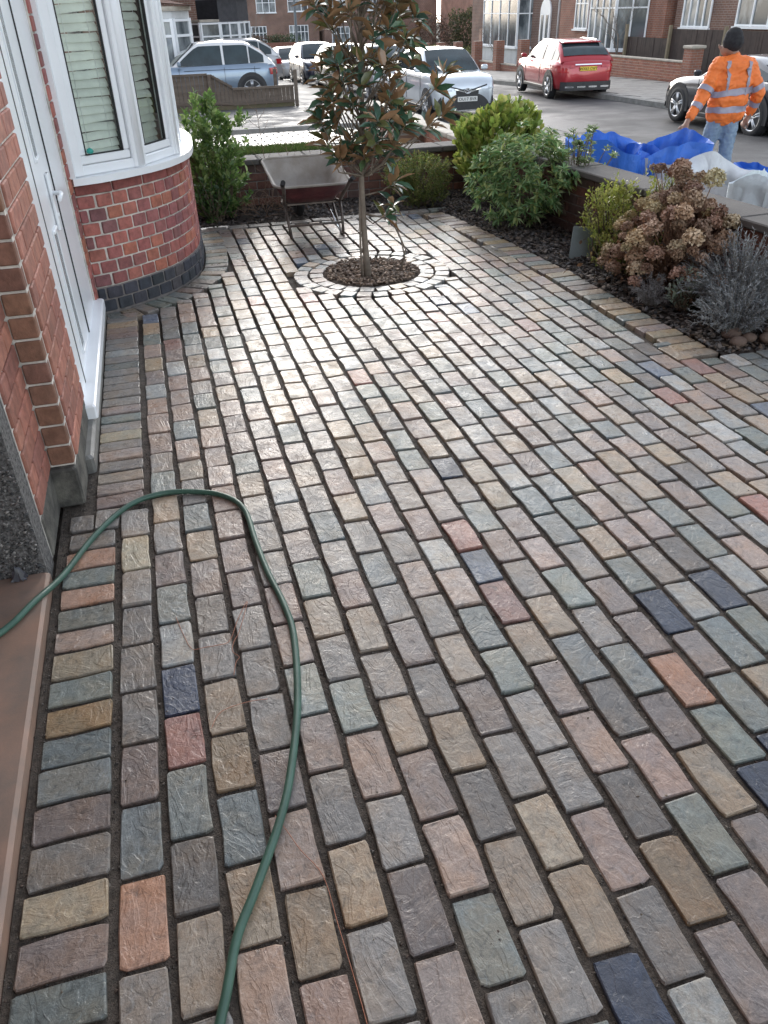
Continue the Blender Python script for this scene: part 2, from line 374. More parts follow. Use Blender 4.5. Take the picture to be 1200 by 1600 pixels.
# ------------------------------------------------------------------ ground sheets
asphalt = mat('asphalt', (0.062, 0.060, 0.060), 0.62, 0.25, 1.4, bump=0.6, bscale=160, dist=0.004, rvar=0.14, detail=8)
soil = mat('garden_soil', (0.045, 0.033, 0.026), 0.9, 0.4, 12, bump=0.9, bscale=70, dist=0.012)
slabm = mat('paving_slab', (0.25, 0.24, 0.225), 0.7, 0.16, 3, bump=0.3, bscale=120, dist=0.003, rvar=0.12, use='objrand')
kerbm = mat('kerb_stone', (0.24, 0.235, 0.22), 0.7, 0.2, 6, bump=0.4, bscale=100, dist=0.004)
conc = mat('wet_concrete', (0.20, 0.195, 0.18), 0.45, 0.25, 7, bump=0.4, bscale=120, dist=0.003, rvar=0.15)
YS = [-14, 0, 8, 12, 16, 23, 30, 40, 55, 70, 95, 150]
def strip(x0, x1, off, ys=YS, thick=None):
    mb = MB()
    for a, b in zip(ys[:-1], ys[1:]):
        za, zb = zr(a) + off, zr(b) + off; X0 = x0(a) if callable(x0) else x0; X1 = x1(a) if callable(x1) else x1
        X0b = x0(b) if callable(x0) else x0; X1b = x1(b) if callable(x1) else x1
        mb.add([(X0, a, za), (X1, a, za), (X1b, b, zb), (X0b, b, zb)], [(0, 1, 2, 3)])
        if thick:
            mb.add([(X0, a, za - thick), (X0b, b, zb - thick), (X0b, b, zb), (X0, a, za)], [(0, 1, 2, 3)])
            mb.add([(X1, a, za - thick), (X1b, b, zb - thick), (X1b, b, zb), (X1, a, za)], [(3, 2, 1, 0)])
    return mb
g = strip(-160, 220, -0.30, YS + [400]); struct('ground', g, mat('far_ground', (0.10, 0.10, 0.085), 0.9, 0.2, 0.3))
KN, KF = 6.75, 13.3
struct('road', strip(KN, KF, -0.12, YS), asphalt)
road_far = MB(); road_far.add([(-30, 70, zr(70) - .1), (60, 70, zr(70) - .1), (60, 84, zr(84) - .1), (-30, 84, zr(84) - .1)], [(0, 1, 2, 3)]); struct('road', road_far, asphalt)
struct('pavement', strip(3.3, KN - 0.12, 0.0, YS, 0.2), slabm)
struct('pavement', strip(KF + 0.12, 17.5, 0.0, YS, 0.2), slabm)
for x in (KN - 0.12, KF):
    ys = list(np.arange(4, 60, 0.92))
    k = thing('kerb', None, None, (x, 4, -0.4), kind='structure')
    for a in ys:
        mb = MB(); za, zb = zr(a), zr(a + .92)
        v = [(x, a + .006, za - .14), (x + .12, a + .006, za - .14), (x + .12, a + .914, zb - .14), (x, a + .914, zb - .14)]
        v += [(p[0], p[1], (za if i < 2 else zb) + 0.006 + random.uniform(-.003, .003)) for i, p in enumerate(v)]
        mb.add(v, [(0, 3, 2, 1), (4, 5, 6, 7), (0, 1, 5, 4), (1, 2, 6, 5), (2, 3, 7, 6), (3, 0, 4, 7)])
        if a < 34: obj('kerbstone', mb, kerbm, k)
        elif a < 35:
            m2 = strip(x, x + .12, 0.006, [34.96, 40, 55, 70], 0.15); o = obj('kerbstone', m2, kerbm, k); o['kind'] = 'stuff'; break
# paving flags on the far and near pavement, recessed joints between them
def flags(x0, x1, y0, y1, dx, dy, off):
    t = thing('pavement_flags', None, None, (x0, y0, 0), kind='structure'); n = 0; sh = {}
    y = y0
    while y < y1:
        x = x0 + (0.3 if int((y - y0) / dy) % 2 else 0)
        while x + dx <= x1 + 0.05 and n < 290:
            za, zb = zr(y) + off, zr(y + dy) + off; mb = MB()
            mb.add([(x + .006, y + .006, za), (x + dx - .006, y + .006, za), (x + dx - .006, y + dy - .006, zb), (x + .006, y + dy - .006, zb),
                    (x + .006, y + .006, za - .03), (x + dx - .006, y + .006, za - .03), (x + dx - .006, y + dy - .006, zb - .03), (x + .006, y + dy - .006, zb - .03)],
                   [(0, 1, 2, 3), (4, 7, 6, 5), (4, 5, 1, 0), (5, 6, 2, 1), (6, 7, 3, 2), (7, 4, 0, 3)])
            obj('paving_slab', mb, slabm, t); n += 1; x += dx
        y += dy
flags(KF + 0.13, 17.4, 15.0, 34.0, 0.98, 0.62, 0.012)
flags(3.75, KN - 0.14, 4.4, 20.0, 0.97, 0.62, 0.012)
# iron covers and a pale repair patch in the road
mb = MB(); mb.prism([(9.0, 15.2), (9.9, 15.3), (9.8, 19.6), (8.8, 19.4)], zr(17.4) - 0.118, zr(17.4) - 0.114)
struct('road_patch', mb, mat('asphalt_patch', (0.045, 0.045, 0.047), 0.5, 0.2, 3, bump=0.5, bscale=150, dist=0.003))

# ------------------------------------------------------------------ bay outline
BAY = [(-.47, 5.13), (-.40, 5.155), (-.33, 5.185), (-.26, 5.235), (-.19, 5.285), (-.115, 5.35), (-.04, 5.42), (.02, 5.49), (.08, 5.575), (.13, 5.67), (.175, 5.77),
       (.21, 5.88), (.235, 6.0), (.253, 6.15), (.265, 6.3), (.275, 6.47), (.28, 6.65), (.275, 6.85), (.255, 7.05), (.215, 7.25), (.16, 7.42), (.09, 7.58), (0, 7.72), (-.12, 7.85), (-.28, 7.97), (-.47, 8.05)]
def offs(poly, d):
    out = []
    for i, p in enumerate(poly):
        a = poly[max(0, i - 1)]; b = poly[min(len(poly) - 1, i + 1)]; tx, ty = b[0] - a[0], b[1] - a[1]; l = math.hypot(tx, ty)
        out.append((p[0] + ty / l * d, p[1] - tx / l * d))
    return out
def resample(poly, step, start=0.0):
    """points with tangents along a polyline at equal arc steps"""
    seg = [0]; 
    for a, b in zip(poly[:-1], poly[1:]): seg.append(seg[-1] + math.hypot(b[0] - a[0], b[1] - a[1]))
    out = []; s = start
    while s < seg[-1]:
        i = max(0, min(len(poly) - 2, int(np.searchsorted(seg, s, side='right')) - 1)); f = (s - seg[i]) / (seg[i + 1] - seg[i])
        a, b = poly[i], poly[i + 1]; l = seg[i + 1] - seg[i]
        out.append((a[0] + (b[0] - a[0]) * f, a[1] + (b[1] - a[1]) * f, (b[0] - a[0]) / l, (b[1] - a[1]) / l)); s += step
    return out
def inpoly(x, y, P):
    c = False; j = len(P) - 1
    for i in range(len(P)):
        if (P[i][1] > y) != (P[j][1] > y) and x < (P[j][0] - P[i][0]) * (y - P[i][1]) / (P[j][1] - P[i][1]) + P[i][0]: c = not c
        j = i
    return c

# ------------------------------------------------------------------ driveway of riven setts
PAL = {'G': (.215, .20, .183), 'g': (.17, .195, .18), 'T': (.28, .225, .165), 'p': (.29, .225, .19), 'q': (.245, .19, .17), 'm': (.19, .155, .14), 'b': (.16, .185, .185), 'B': (.12, .155, .21),
       'L': (.30, .31, .30), 'K': (.036, .050, .085), 'O': (.30, .245, .17), 'o': (.24, .165, .085), 'y': (.27, .22, .14), 'Y': (.36, .31, .2), 'r': (.35, .215, .155), 'R': (.29, .155, .13), 'd': (.14, .13, .12), 't': (.29, .24, .17)}
WTS = [('G', 26), ('g', 11), ('T', 20), ('p', 15), ('q', 7), ('m', 9), ('b', 9), ('L', 8), ('K', 1), ('O', 3), ('d', 3), ('B', 2), ('R', 2)]
_bag = [k for k, n in WTS for _ in range(n)]
KNOWN = {1: (.702, 'TGrbmGGGGYG'), 2: (.777, 'GTdgRKLbqG'), 3: (.68, 'GpTboTGdpT'), 4: (.781, 'qTpmGGGmqp'), 5: (.661, 'GGTGmgpqG'), 6: (.762, 'pmGpgGTg'), 7: (.665, 'GgpmTGT'),
         8: (.759, 'GTdTGmG'), 9: (.658, 'KTOGmTGp'), 10: (.572, 'LdqGGggp'), 11: (.656, 'modpmTRB'), 12: (.555, 'TmgqdbTG'), 13: (.664, 'GmOmbGg'), 14: (.784, 'GKgrmmG'), 15: (.665, 'mmKgmKg'), 16: (.88, 'GpObL'), 17: (1.1, 'GLgK')}
drive = thing('driveway', None, None, (0, 0, 0), kind='structure')
X0, PITCH = -.345, .1142
RC, RR = (1.40, 5.42), (.345, .455, .565)
def xe(Y): return float(np.interp(Y, [-1, 3.28, 4.0, 4.9, 5.5, 6.5, 7.3], [2.81, 2.80, 2.77, 2.755, 2.71, 2.60, 2.5]))
BAYO = offs(BAY, 0.205); BAYPOLY = BAYO + [(-3, 8.2), (-3, 5.0)]
stones = []       # (centre x, centre y, width, length, angle, colour)
for k in range(1, 38):
    xl, xr = X0 + PITCH * (k - 1), X0 + PITCH * k; xc = (xl + xr) / 2
    base, cs = KNOWN.get(k, (.66 + (0.0 if k % 2 else .098), ''))
    n0 = -7; y = base - .197 * 7; wy = 0.0
    for n in range(n0, 40):
        ya = base + .1965 * (n - 1) + (random.uniform(-.011, .011) if n > 0 else 0) if n <= 10 else yb_prev
        yb = base + .1965 * n + random.uniform(-.009, .009) * (1 if n > 0 else 0) if n <= 10 else ya + random.uniform(.172, .205)
        if n > n0: ya = yb_prev
        yb_prev = yb
        c = cs[n] if 0 <= n < len(cs) else random.choice(_bag)
        if ya > 7.10: break
        yb2 = min(yb, 7.10)
        # clip against ring, bay border and right bed edge by sampling along the stone
        seg = []
        m = 24
        for i in range(m):
            yy = ya + (yb2 - ya) * (i + .5) / m; ok = True
            if yy > 4.4 and math.hypot(xc - RC[0], yy - RC[1]) < RR[2] + .012: ok = False
            if yy > 4.95 and inpoly(xc, yy, BAYPOLY): ok = False
            if yy > 3.27 and xc > xe(yy) - .222: ok = False
            if xc > 3.28 and yy > 3.1: ok = False
            if k == 1 and yy > 2.69: ok = False
            seg.append(ok)
        i = 0
        while i < m:
            if seg[i]:
                j = i
                while j + 1 < m and seg[j + 1]: j += 1
                a_, b_ = ya + (yb2 - ya) * i / m, ya + (yb2 - ya) * (j + 1) / m
                if b_ - a_ > .028: stones.append((xc, (a_ + b_) / 2, .0965, (b_ - a_) - .012, 0.0, c))
                i = j + 1
            else: i += 1
# header course by the porch, then by the door
H0 = [0.82, 0.921, 1.025, 1.13, 1.246, 1.357, 1.471, 1.575, 1.684, 1.79, 1.915, 2.012, 2.121, 2.224, 2.329, 2.444, 2.558]
hc = 'OgmtGmBbogypgrgrG'
for i in range(-8, len(H0) - 1):
    a_, b_ = (H0[0] + .104 * i, H0[0] + .104 * (i + 1)) if i < 0 else (H0[i], H0[i + 1])
    sl = 0.05 if i < 9 else 0.0
    xl = float(np.interp(a_, [0, 2.2, 2.6], [-.545, -.53, -.515]))
    stones.append(((xl - .36) / 2, (a_ + b_) / 2, b_ - a_ - .013, -.36 - xl, math.pi / 2, {'B': 'b'}.get(hc[i + 1], hc[i + 1]) if i >= 0 else random.choice(_bag)))
stones += [(-.482, 2.625, .085, .10, 0, 'd'), (-.39, 2.635, .085, .13, 0, 'G')]
y = 2.715; seq = 'qpTGpGYGgqGGGGGbGLGG'; i = 0
while y < 5.02:
    h = random.uniform(.088, .102); stones.append((-.343, y + h / 2, h - .012, .182, math.pi / 2, seq[i % len(seq)])); y += h; i += 1
# radial course round the bay
for (x, yy, tx, ty) in resample(offs(BAY, 0.105), 0.104, 0.06):
    if yy < 7.15: stones.append((x, yy, .090, .172, math.atan2(-tx, ty) + math.pi / 2 if False else math.atan2(ty, tx), random.choice('GGgTdbm')))
# header course along the right-hand bed
y = 3.30
while y < 7.0:
    h = random.uniform(.098, .112); stones.append((xe(y) - .118, y + h / 2, h - .013, .19, math.pi / 2, random.choice('TTtGgyqmT'))); y += h
# stretcher course along the back bed
x = 0.36
while x < 2.45:
    l = random.uniform(.17, .2); stones.append((x + l / 2, 7.175, .098, l - .012, math.pi / 2, random.choice('GGdgT'))); x += l
# two rings round the tree pit
for r0, r1, n, of in ((RR[0], RR[1], 23, 0.0), (RR[1], RR[2], 29, .1)):
    for i in range(n):
        a = (i + of) / n * 2 * math.pi; r = (r0 + r1) / 2
        stones.append((RC[0] + r * math.cos(a), RC[1] + r * math.sin(a), 2 * math.pi * r / n - .014, r1 - r0 - .012, a - math.pi / 2, random.choice('GLLbTGp')))
# shared sett meshes: 48 triangles, chipped corners, domed edges
def sett_verts(wx, ly, rnd, depth=.055):
    c = lambda: rnd.uniform(.0025, .0085) if rnd.random() < .8 else rnd.uniform(.008, .017)
    hx, hy = wx / 2, ly / 2; jx = lambda: rnd.uniform(-.0028, .0028); q = [c() for _ in range(8)]
    out = [(-hx + q[0], -hy + jx()), (hx - q[1], -hy + jx()), (hx + jx(), -hy + q[2]), (hx + jx() * 1.3, jx() * 6), (hx + jx(), hy - q[3]), (hx - q[4], hy + jx()), (-hx + q[5], hy + jx()), (-hx + jx(), hy - q[6]), (-hx + jx() * 1.3, jx() * 6), (-hx + jx(), -hy + q[7])]
    v = []
    tl = (rnd.uniform(-.02, .02), rnd.uniform(-.012, .012))
    for (sc_, z) in ((1.015, -depth), (1.0, -.0032)):
        v += [(x * sc_, y_ * sc_, z + (rnd.uniform(-.0012, .0012) if z > -.01 else 0)) for x, y_ in out]
    for x, y_ in out:
        s1 = 1 - rnd.uniform(.0018, .0042) / max(abs(x), .02) if abs(x) > .02 else 1
        s2 = 1 - rnd.uniform(.0018, .0042) / max(abs(y_), .03) if abs(y_) > .03 else 1
        v.append((x * s1, y_ * s2, x * tl[0] + y_ * tl[1] + rnd.uniform(-.0008, .0008)))
    f = []
    for l in range(2):
        for i in range(10): f.append((l * 10 + i, l * 10 + (i + 1) % 10, l * 10 + 10 + (i + 1) % 10, l * 10 + 10 + i))
    f.append(tuple(range(20, 30))); return v, f
rs = random.Random(3); VAR = []
for ln in (.05, .08, .11, .14, .184):
    for _ in range(9 if ln > .15 else 4):
        v, f = sett_verts(.1005, ln, rs); mb = MB(); mb.add(v, f); VAR.append((ln, mb.mesh('sett', M_STONE), v, f))
def tint(c):
    b = PAL[c]; k = random.uniform(.82, 1.16); g_ = sum(b) / 3; s_ = random.uniform(.65, 1.08)
    return tuple(max(.01, (g_ + (x - g_) * s_) * k) for x in b)
stones.sort(key=lambda s: (s[0] * .7) ** 2 + (s[1]) ** 2 if s[1] > .6 and s[0] < .15 + s[1] * .62 + .55 else 1e3 + s[1])
mass = MB(); ns = 0
for (x, y, wx, ly, an, c) in stones:
    best = min(VAR, key=lambda q: abs(q[0] - ly) + random.uniform(0, .004))
    z = random.uniform(-.003, .003); tx, ty = random.uniform(-.012, .012), random.uniform(-.010, .010); an2 = an + random.uniform(-.012, .012)
    flip = random.choice((0, math.pi)); sx, sy = wx / .1005 * random.uniform(.975, 1.01), ly / best[0]; col = tint(c)
    if ns < 300:
        o = bpy.data.objects.new('paver', best[1]); link(o, drive, None, col); o.location = (x, y, z); o.rotation_euler = (tx, ty, an2 + flip); o.scale = (sx, sy, 1); ns += 1
    else:
        M_ = Matrix.Translation((x, y, z)) @ Euler((tx, ty, an2 + flip)).to_matrix().to_4x4() @ Matrix.Diagonal((sx, sy, 1, 1))
        mass.col = col; mass.add([tuple(M_ @ Vector(p)) for p in best[2]], best[3])
obj('paver', mass, M_STONEV, drive, kind='stuff')
# laying bed, seen in the joints
jm = mat('jointing_grit', (0.072, 0.057, 0.045), 0.85, 0.45, 60, bump=1.0, bscale=210, dist=0.008, detail=8, rvar=0.12)
mb = MB()
def bedz(x, y): return -.0105 + .005 * noise.noise(Vector((x * 18, y * 18, 0))) + .005 * noise.noise(Vector((x * 70, y * 70, 3)))
mb.smooth = True
mb.grid(60, 110, lambda u, v: (-.56 + u * 2.6, .3 + v * 4.2, bedz(-.56 + u * 2.6, .3 + v * 4.2)))
mb.smooth = False
mb.add([(-.62, -1.6, -.034), (4.2, -1.6, -.034), (4.2, 7.3, -.034), (-.62, 7.3, -.034)], [(0, 1, 2, 3)])
obj('joint_bed', mb, jm, drive, kind='stuff')
def grit(name, n, region, zf, s0, s1, pal, m, parent=None, seedz=0.0, flat=.6, label=None, cat=None):
    """small angular stones or chips, one joined mass"""
    base = np.array([(1, .2, -.4), (-.7, .8, -.3), (-.5, -.9, -.35), (.1, .1, .7), (.6, -.5, .45), (-.2, .6, .5)])
    F = np.array([(0, 1, 3), (1, 2, 3), (2, 4, 3), (4, 0, 3), (0, 5, 1), (0, 2, 1), (5, 3, 0), (1, 5, 3), (2, 0, 4)])
    P = []; 
    while len(P) < n:
        p = region()
        if p is not None: P.append(p)
    P = np.array(P); s = rng.uniform(s0, s1, (n, 1)) * np.stack([rng.uniform(.6, 1.5, n), rng.uniform(.6, 1.2, n), rng.uniform(flat * .5, flat, n)], axis=1)
    E_ = np.array([np.array(Euler((rng.normal(0, .35), rng.normal(0, .35), rng.uniform(0, 6.3))).to_matrix()) for _ in range(n)])
    V = np.einsum('nij,nkj->nki', E_, base[None] * s[:, None, :]) + np.array([(p[0], p[1], zf(p[0], p[1])) for p in P])[:, None, :]
    me = bpy.data.meshes.new(name); me.vertices.add(n * 6); me.vertices.foreach_set('co', V.reshape(-1))
    A = (F[None] + (np.arange(n) * 6)[:, None, None]).reshape(-1, 3); nf = len(A)
    me.loops.add(nf * 3); me.loops.foreach_set('vertex_index', A.reshape(-1).astype(np.int32)); me.polygons.add(nf)
    me.polygons.foreach_set('loop_start', np.arange(nf, dtype=np.int32) * 3); me.polygons.foreach_set('loop_total', np.full(nf, 3, dtype=np.int32))
    at = me.color_attributes.new('Col', 'FLOAT_COLOR', 'POINT'); C = np.concatenate([np.repeat(colset(n, pal, .35), 6, axis=0), np.ones((n * 6, 1))], axis=1)
    at.data.foreach_set('color', C.reshape(-1).astype(np.float32)); me.materials.append(m); me.update(calc_edges=True); me.validate()
    o = link(bpy.data.objects.new(name, me), parent, 'stuff'); return o
gm = mat('grit_chips', (.9, .9, .9), .75, .2, 60, use='vcol', bump=.3, bscale=200, dist=.002)
grit('grit', 14000, lambda: (rng.uniform(-.56, 1.6), rng.uniform(.55, 3.2)) , lambda x, y: bedz(x, y) + .001, .0018, .0060, [(.10, .085, .07), (.06, .05, .045), (.14, .12, .10), (.09, .06, .045)], gm, drive)

grit('debris', 420, lambda: (rng.uniform(-.5, 2.4), rng.uniform(.6, 6.8)), lambda x, y: .003, .0012, .0040, [(.12, .09, .06), (.05, .04, .03), (.2, .17, .13)], gm, drive, flat=.4)
# ------------------------------------------------------------------ planting beds and tree pit
def bed(name, pts, cuts=26):
    xs = [p[0] for p in pts]; ys = [p[1] for p in pts]; mb = MB(); mb.smooth = True
    n = 46; x0, x1, y0, y1 = min(xs), max(xs), min(ys), max(ys); step = .06
    nx, ny = int((x1 - x0) / step) + 1, int((y1 - y0) / step) + 1
    ok = {}
    for i in range(nx + 1):
        for j in range(ny + 1):
            x, y = x0 + i * step, y0 + j * step; ok[i, j] = len(mb.v); mb.v.append((x, y, -.012 + .03 * noise.noise(Vector((x * 3, y * 3, 1))) + .012 * noise.noise(Vector((x * 14, y * 14, 5)))))
    for i in range(nx):
        for j in range(ny):
            if inpoly(x0 + (i + .5) * step, y0 + (j + .5) * step, pts): mb.face((ok[i, j], ok[i + 1, j], ok[i + 1, j + 1], ok[i, j + 1]))
    return struct(name, mb, soil)
RB = [(xe(y) - .02, y) for y in (3.28, 4, 4.9, 5.5, 6.5, 7.3)] + [(2.55, 7.95), (3.1, 7.95), (3.3, 6.3), (3.55, 3.4), (3.5, 3.26)]
BB = [(.1, 7.22), (2.7, 7.22), (3.0, 7.95), (-.4, 8.1), (-.4, 7.6)]
bed('bed_soil', RB); bed('bed_soil', BB)
def inreg(P):
    xs = [p[0] for p in P]; ys = [p[1] for p in P]
    def f():
        x, y = rng.uniform(min(xs), max(xs)), rng.uniform(min(ys), max(ys)); return (x, y) if inpoly(x, y, P) else None
    return f
CH = [(.10, .08, .07), (.055, .045, .04), (.16, .13, .11), (.12, .085, .06), (.08, .075, .075)]
bz = lambda x, y: .002 + .03 * noise.noise(Vector((x * 3, y * 3, 1)))
tag(grit('slate_and_bark_chips', 5200, inreg(RB), bz, .010, .028, CH, gm, flat=.35), 'grey brown slate and bark chips covering the right-hand planting bed', 'chippings')
tag(grit('slate_and_bark_chips', 2400, inreg(BB), bz, .010, .026, CH, gm, flat=.35), 'dark leaf litter and chips in the back bed behind the wheelbarrow', 'chippings')
mb = MB(); mb.smooth = True
mb.grid(10, 28, lambda u, v: (RC[0] + .35 * u * math.cos(v * 6.2832), RC[1] + .35 * u * math.sin(v * 6.2832), .012 * (1 - u) - .004 + .01 * noise.noise(Vector((u * 4, v * 9, 2))) * (1 - u)))
struct('tree_pit_soil', mb, mat('pit_soil', (.075, .05, .035), .9, .4, 20, bump=.9, bscale=80, dist=.01))
def ring():
    a, r = rng.uniform(0, 6.283), .34 * math.sqrt(rng.uniform(0, 1)); return (RC[0] + r * math.cos(a), RC[1] + r * math.sin(a))
tag(grit('bark_mulch', 900, ring, lambda x, y: .012, .008, .024, [(.22, .14, .09), (.14, .09, .06), (.32, .23, .16), (.17, .12, .09)], gm, flat=.5), 'brown bark and stone mulch in the round tree pit', 'mulch')
# ------------------------------------------------------------------ our house (left)
house = thing('brick_house', 'red brick house on the left with white bay window and white door', 'house', (-.6, 4.2, 0))
HB = [0]
BRK = {}
def brick_mesh(l, h, d=.05, bev=.004):
    key = (round(l, 3), round(h, 3), d)
    if key not in BRK:
        mb = MB(); mb.bbox((0, 0, 0), (l, d, h), bev); BRK[key] = mb.mesh('brick', brick_m)
    return BRK[key]
def put_brick(parent, x, y, z, ax, l, h, col, d=.05, mass=None, cap=300):
    """brick centred on the wall face line, long side along angle ax; face proud of the mortar by a few mm"""
    base = rootloc(parent)
    if mass is None:
        o = bpy.data.objects.new('brick', brick_mesh(l, h, d)); link(o, parent, None, col); o.location = Vector((x, y, z)) - base; o.rotation_euler = (random.uniform(-.008, .008), 0, ax + random.uniform(-.004, .004)); return
    m4 = Euler((0, 0, ax)).to_matrix(); mass.col = col
    vs = [tuple(m4 @ Vector((sx * l / 2, sy * d / 2, sz * h / 2)) + Vector((x, y, z))) for sz in (-1, 1) for sx, sy in ((-1, -1), (1, -1), (1, 1), (-1, 1))]
    mass.add(vs, [(0, 3, 2, 1), (4, 5, 6, 7), (0, 1, 5, 4), (1, 2, 6, 5), (2, 3, 7, 6), (3, 0, 4, 7)])
brick_v = mat('red_brick_mass', (0.88, .88, .88), .78, .15, 14, use='vcol', bump=.4, bscale=120, dist=.003)
def brickwork(parent, poly, z0, nc, ch, bl, pal, joint=.010, depth=.05, proud=.004, zlim=1.5, counter=HB, cap=300, half_start=True, slim=None, massname='brick'):
    """courses of single bricks along a polyline (outside on the right-hand side of its direction)"""
    line = offs(poly, -(depth / 2 - proud)) if len(poly) > 2 else None
    L = 0
    for a, b in zip(poly[:-1], poly[1:]): L += math.hypot(b[0] - a[0], b[1] - a[1])
    if line is None:
        (ax, ay), (bx, by) = poly; tx, ty = (bx - ax) / L, (by - ay) / L; o_ = -(depth / 2 - proud)
        line = [(ax + ty * o_, ay - tx * o_), (bx + ty * o_, by - tx * o_)]
    mass = MB(); nm = 0
    for c in range(nc):
        z = z0 + (c + .5) * ch; s = 0.0; first = (bl / 2 if (c % 2 and half_start) else bl)
        cuts = [0.0]; s = first
        while s < L - .02: cuts.append(s); s += bl
        cuts.append(L)
        if len(cuts) > 2 and cuts[-1] - cuts[-2] < .03: cuts.pop(-2)
        for a, b in zip(cuts[:-1], cuts[1:]):
            p = resample(line, 1e9, (a + b) / 2)
            if not p: continue
            x, y, tx, ty = p[0]; l = max(.02, (b - a) - joint); col = jit(random.choice(pal(c) if callable(pal) else pal), .10)
            far = (z > zlim) or (slim is not None and slim(x, y)) or counter[0] >= cap
            if not far: counter[0] += 1
            put_brick(parent, x, y, z, math.atan2(ty, tx), round(l / .005) * .005 if l > .03 else l, ch - joint, col, depth, mass if far else None); nm += far
    if nm: obj(massname, mass, brick_v, parent, kind='stuff')
def extrude(poly, z0, z1, thick):
    mb = MB(); inn = offs(poly, -thick)
    for i in range(len(poly) - 1):
        a, b, c, d = poly[i], poly[i + 1], inn[i + 1], inn[i]
        v = [(p[0], p[1], z) for z in (z0, z1) for p in (a, b, c, d)]
        mb.add(v, [(4, 5, 6, 7), (0, 3, 2, 1), (0, 1, 5, 4)] + ([(3, 0, 4, 7)] if i == 0 else []) + ([(1, 2, 6, 5)] if i == len(poly) - 2 else []) + [(2, 3, 7, 6)])
    return mb
RED = [(.44, .15, .125), (.40, .135, .12), (.37, .13, .125), (.45, .155, .12), (.34, .125, .115), (.27, .11, .11), (.48, .17, .11)]
PIER = [(.43, .175, .125), (.38, .155, .11), (.45, .19, .135), (.34, .14, .105)]
BLUE = [(.05, .055, .07), (.065, .065, .08), (.045, .05, .06), (.09, .08, .085)]
# bay: plinth of blue bricks, red bricks, sill
bayw = obj('bay_wall', extrude(offs(BAY, -.006), 0.0, .768, .22), mortar, house)
base_w = obj('bay_base', extrude(offs(BAY, .003), -.02, .158, .20), mortar_d, house)
SL = lambda x, y: y > 6.75 or x < -.5
brickwork(base_w, offs(BAY, .010), .004, 2, .077, .112, BLUE, slim=SL)
brickwork(bayw, BAY, .160, 7, .0775, .112, RED, slim=SL)
brickwork(bayw, BAY, .160 + 7 * .0775, 1, .062, .235, [(.30, .09, .075), (.27, .08, .07)], slim=SL)
# pier by the porch
pier = MB(); pier.box2((-1.6, 2.796, 0), (-.476, 3.42, 2.62)); pier.box2((-1.6, 2.425, 0), (-.571, 2.80, 2.62)); pw = obj('pier_wall', pier, mortar, house)
ZC = .083
brickwork(pw, [(-.565, 2.79), (-.470, 2.79)], .17, 29, ZC, .30, [(.26, .13, .085), (.24, .12, .085), (.28, .14, .09)], half_start=False, zlim=1.4, counter=HB)  # camera-facing side of the pier: its shade is put into darker brick colours
brickwork(pw, [(-.47, 2.845), (-.47, 3.42)], .17, 29, ZC, .23, PIER, zlim=1.45)
brickwork(pw, [(-.565, 2.428), (-.565, 2.79)], .17, 29, ZC, .225, PIER, zlim=1.1)
mb = MB(); mb.bbox((-.525, 3.09, .083), (.108, .66, .166), .008); mb.bbox((-.626, 2.612, .083), (.122, .37, .166), .008)
obj('pier_base', mb, mat('mossy_render', (.055, .052, .046), .85, .3, 11, col2=(.17, .16, .135), bump=.9, bscale=90, dist=.006, ramp=(.4, .7)), house)
mb = MB(); mb.box2((-1.9, 2.30, -.02), (-.572, 2.422, 2.6))
obj('pebbledash_panel', mb, mat('pebbledash', (.16, .155, .15), .9, .6, 70, bump=1.0, bscale=120, dist=.02, detail=3), house)
def pd():
    return (rng.uniform(-1.0, -.602), rng.uniform(0, .9))
P = [pd() for _ in range(2600)]
it = iter(P)
o = grit('pebble', 2600, lambda: (rng.uniform(-1.0, -.575), 2.298), lambda x, y: rng.uniform(.01, .9), .004, .010, [(.30, .28, .26), (.12, .115, .11), (.22, .2, .19), (.07, .07, .07)], gm, None, flat=.9)
o.parent = house; o.location = -house.location
# strip wall between door and bay, upper walls, eaves
mb = MB(); mb.box2((-.75, 4.975, 0), (-.476, 5.15, 2.62)); sw = obj('return_wall', mb, mortar, house)
brickwork(sw, [(-.47, 4.975), (-.47, 5.128)], .02, 31, .0795, .155, RED, half_start=False, zlim=1.62)
bt = brick_tex_mat('house_brickwork', (.36, .12, .08), (.28, .10, .075), (.5, .46, .42))
mb = MB(); mb.box2((-8, 8.0, -.05), (-.62, 8.25, 5.6)); mb.box2((-.9, 2.43, 2.62), (-.48, 8.0, 5.6)); mb.box2((-8, -6, 2.62), (-.9, 8.0, 2.8))
mb.box2((-.9, -6, 2.62), (-.6, 2.42, 5.6)); mb.box2((-2.1, -6, -.05), (-1.9, 2.42, 2.62))
obj('wall', mb, bt, house)
rf = MB(); rf.add([(-.25, -6.4, 5.45), (-.25, 8.6, 5.45), (-4.5, 8.6, 8.2), (-4.5, -6.4, 8.2), (-8.6, -6.4, 5.45), (-8.6, 8.6, 5.45)], [(0, 1, 2, 3), (3, 2, 5, 4), (0, 3, 4), (1, 5, 2)])
rt = mat('roof_tiles', (.17, .085, .06), .8, .2, 8, bump=.6, bscale=30); obj('roof', rf, rt, house)
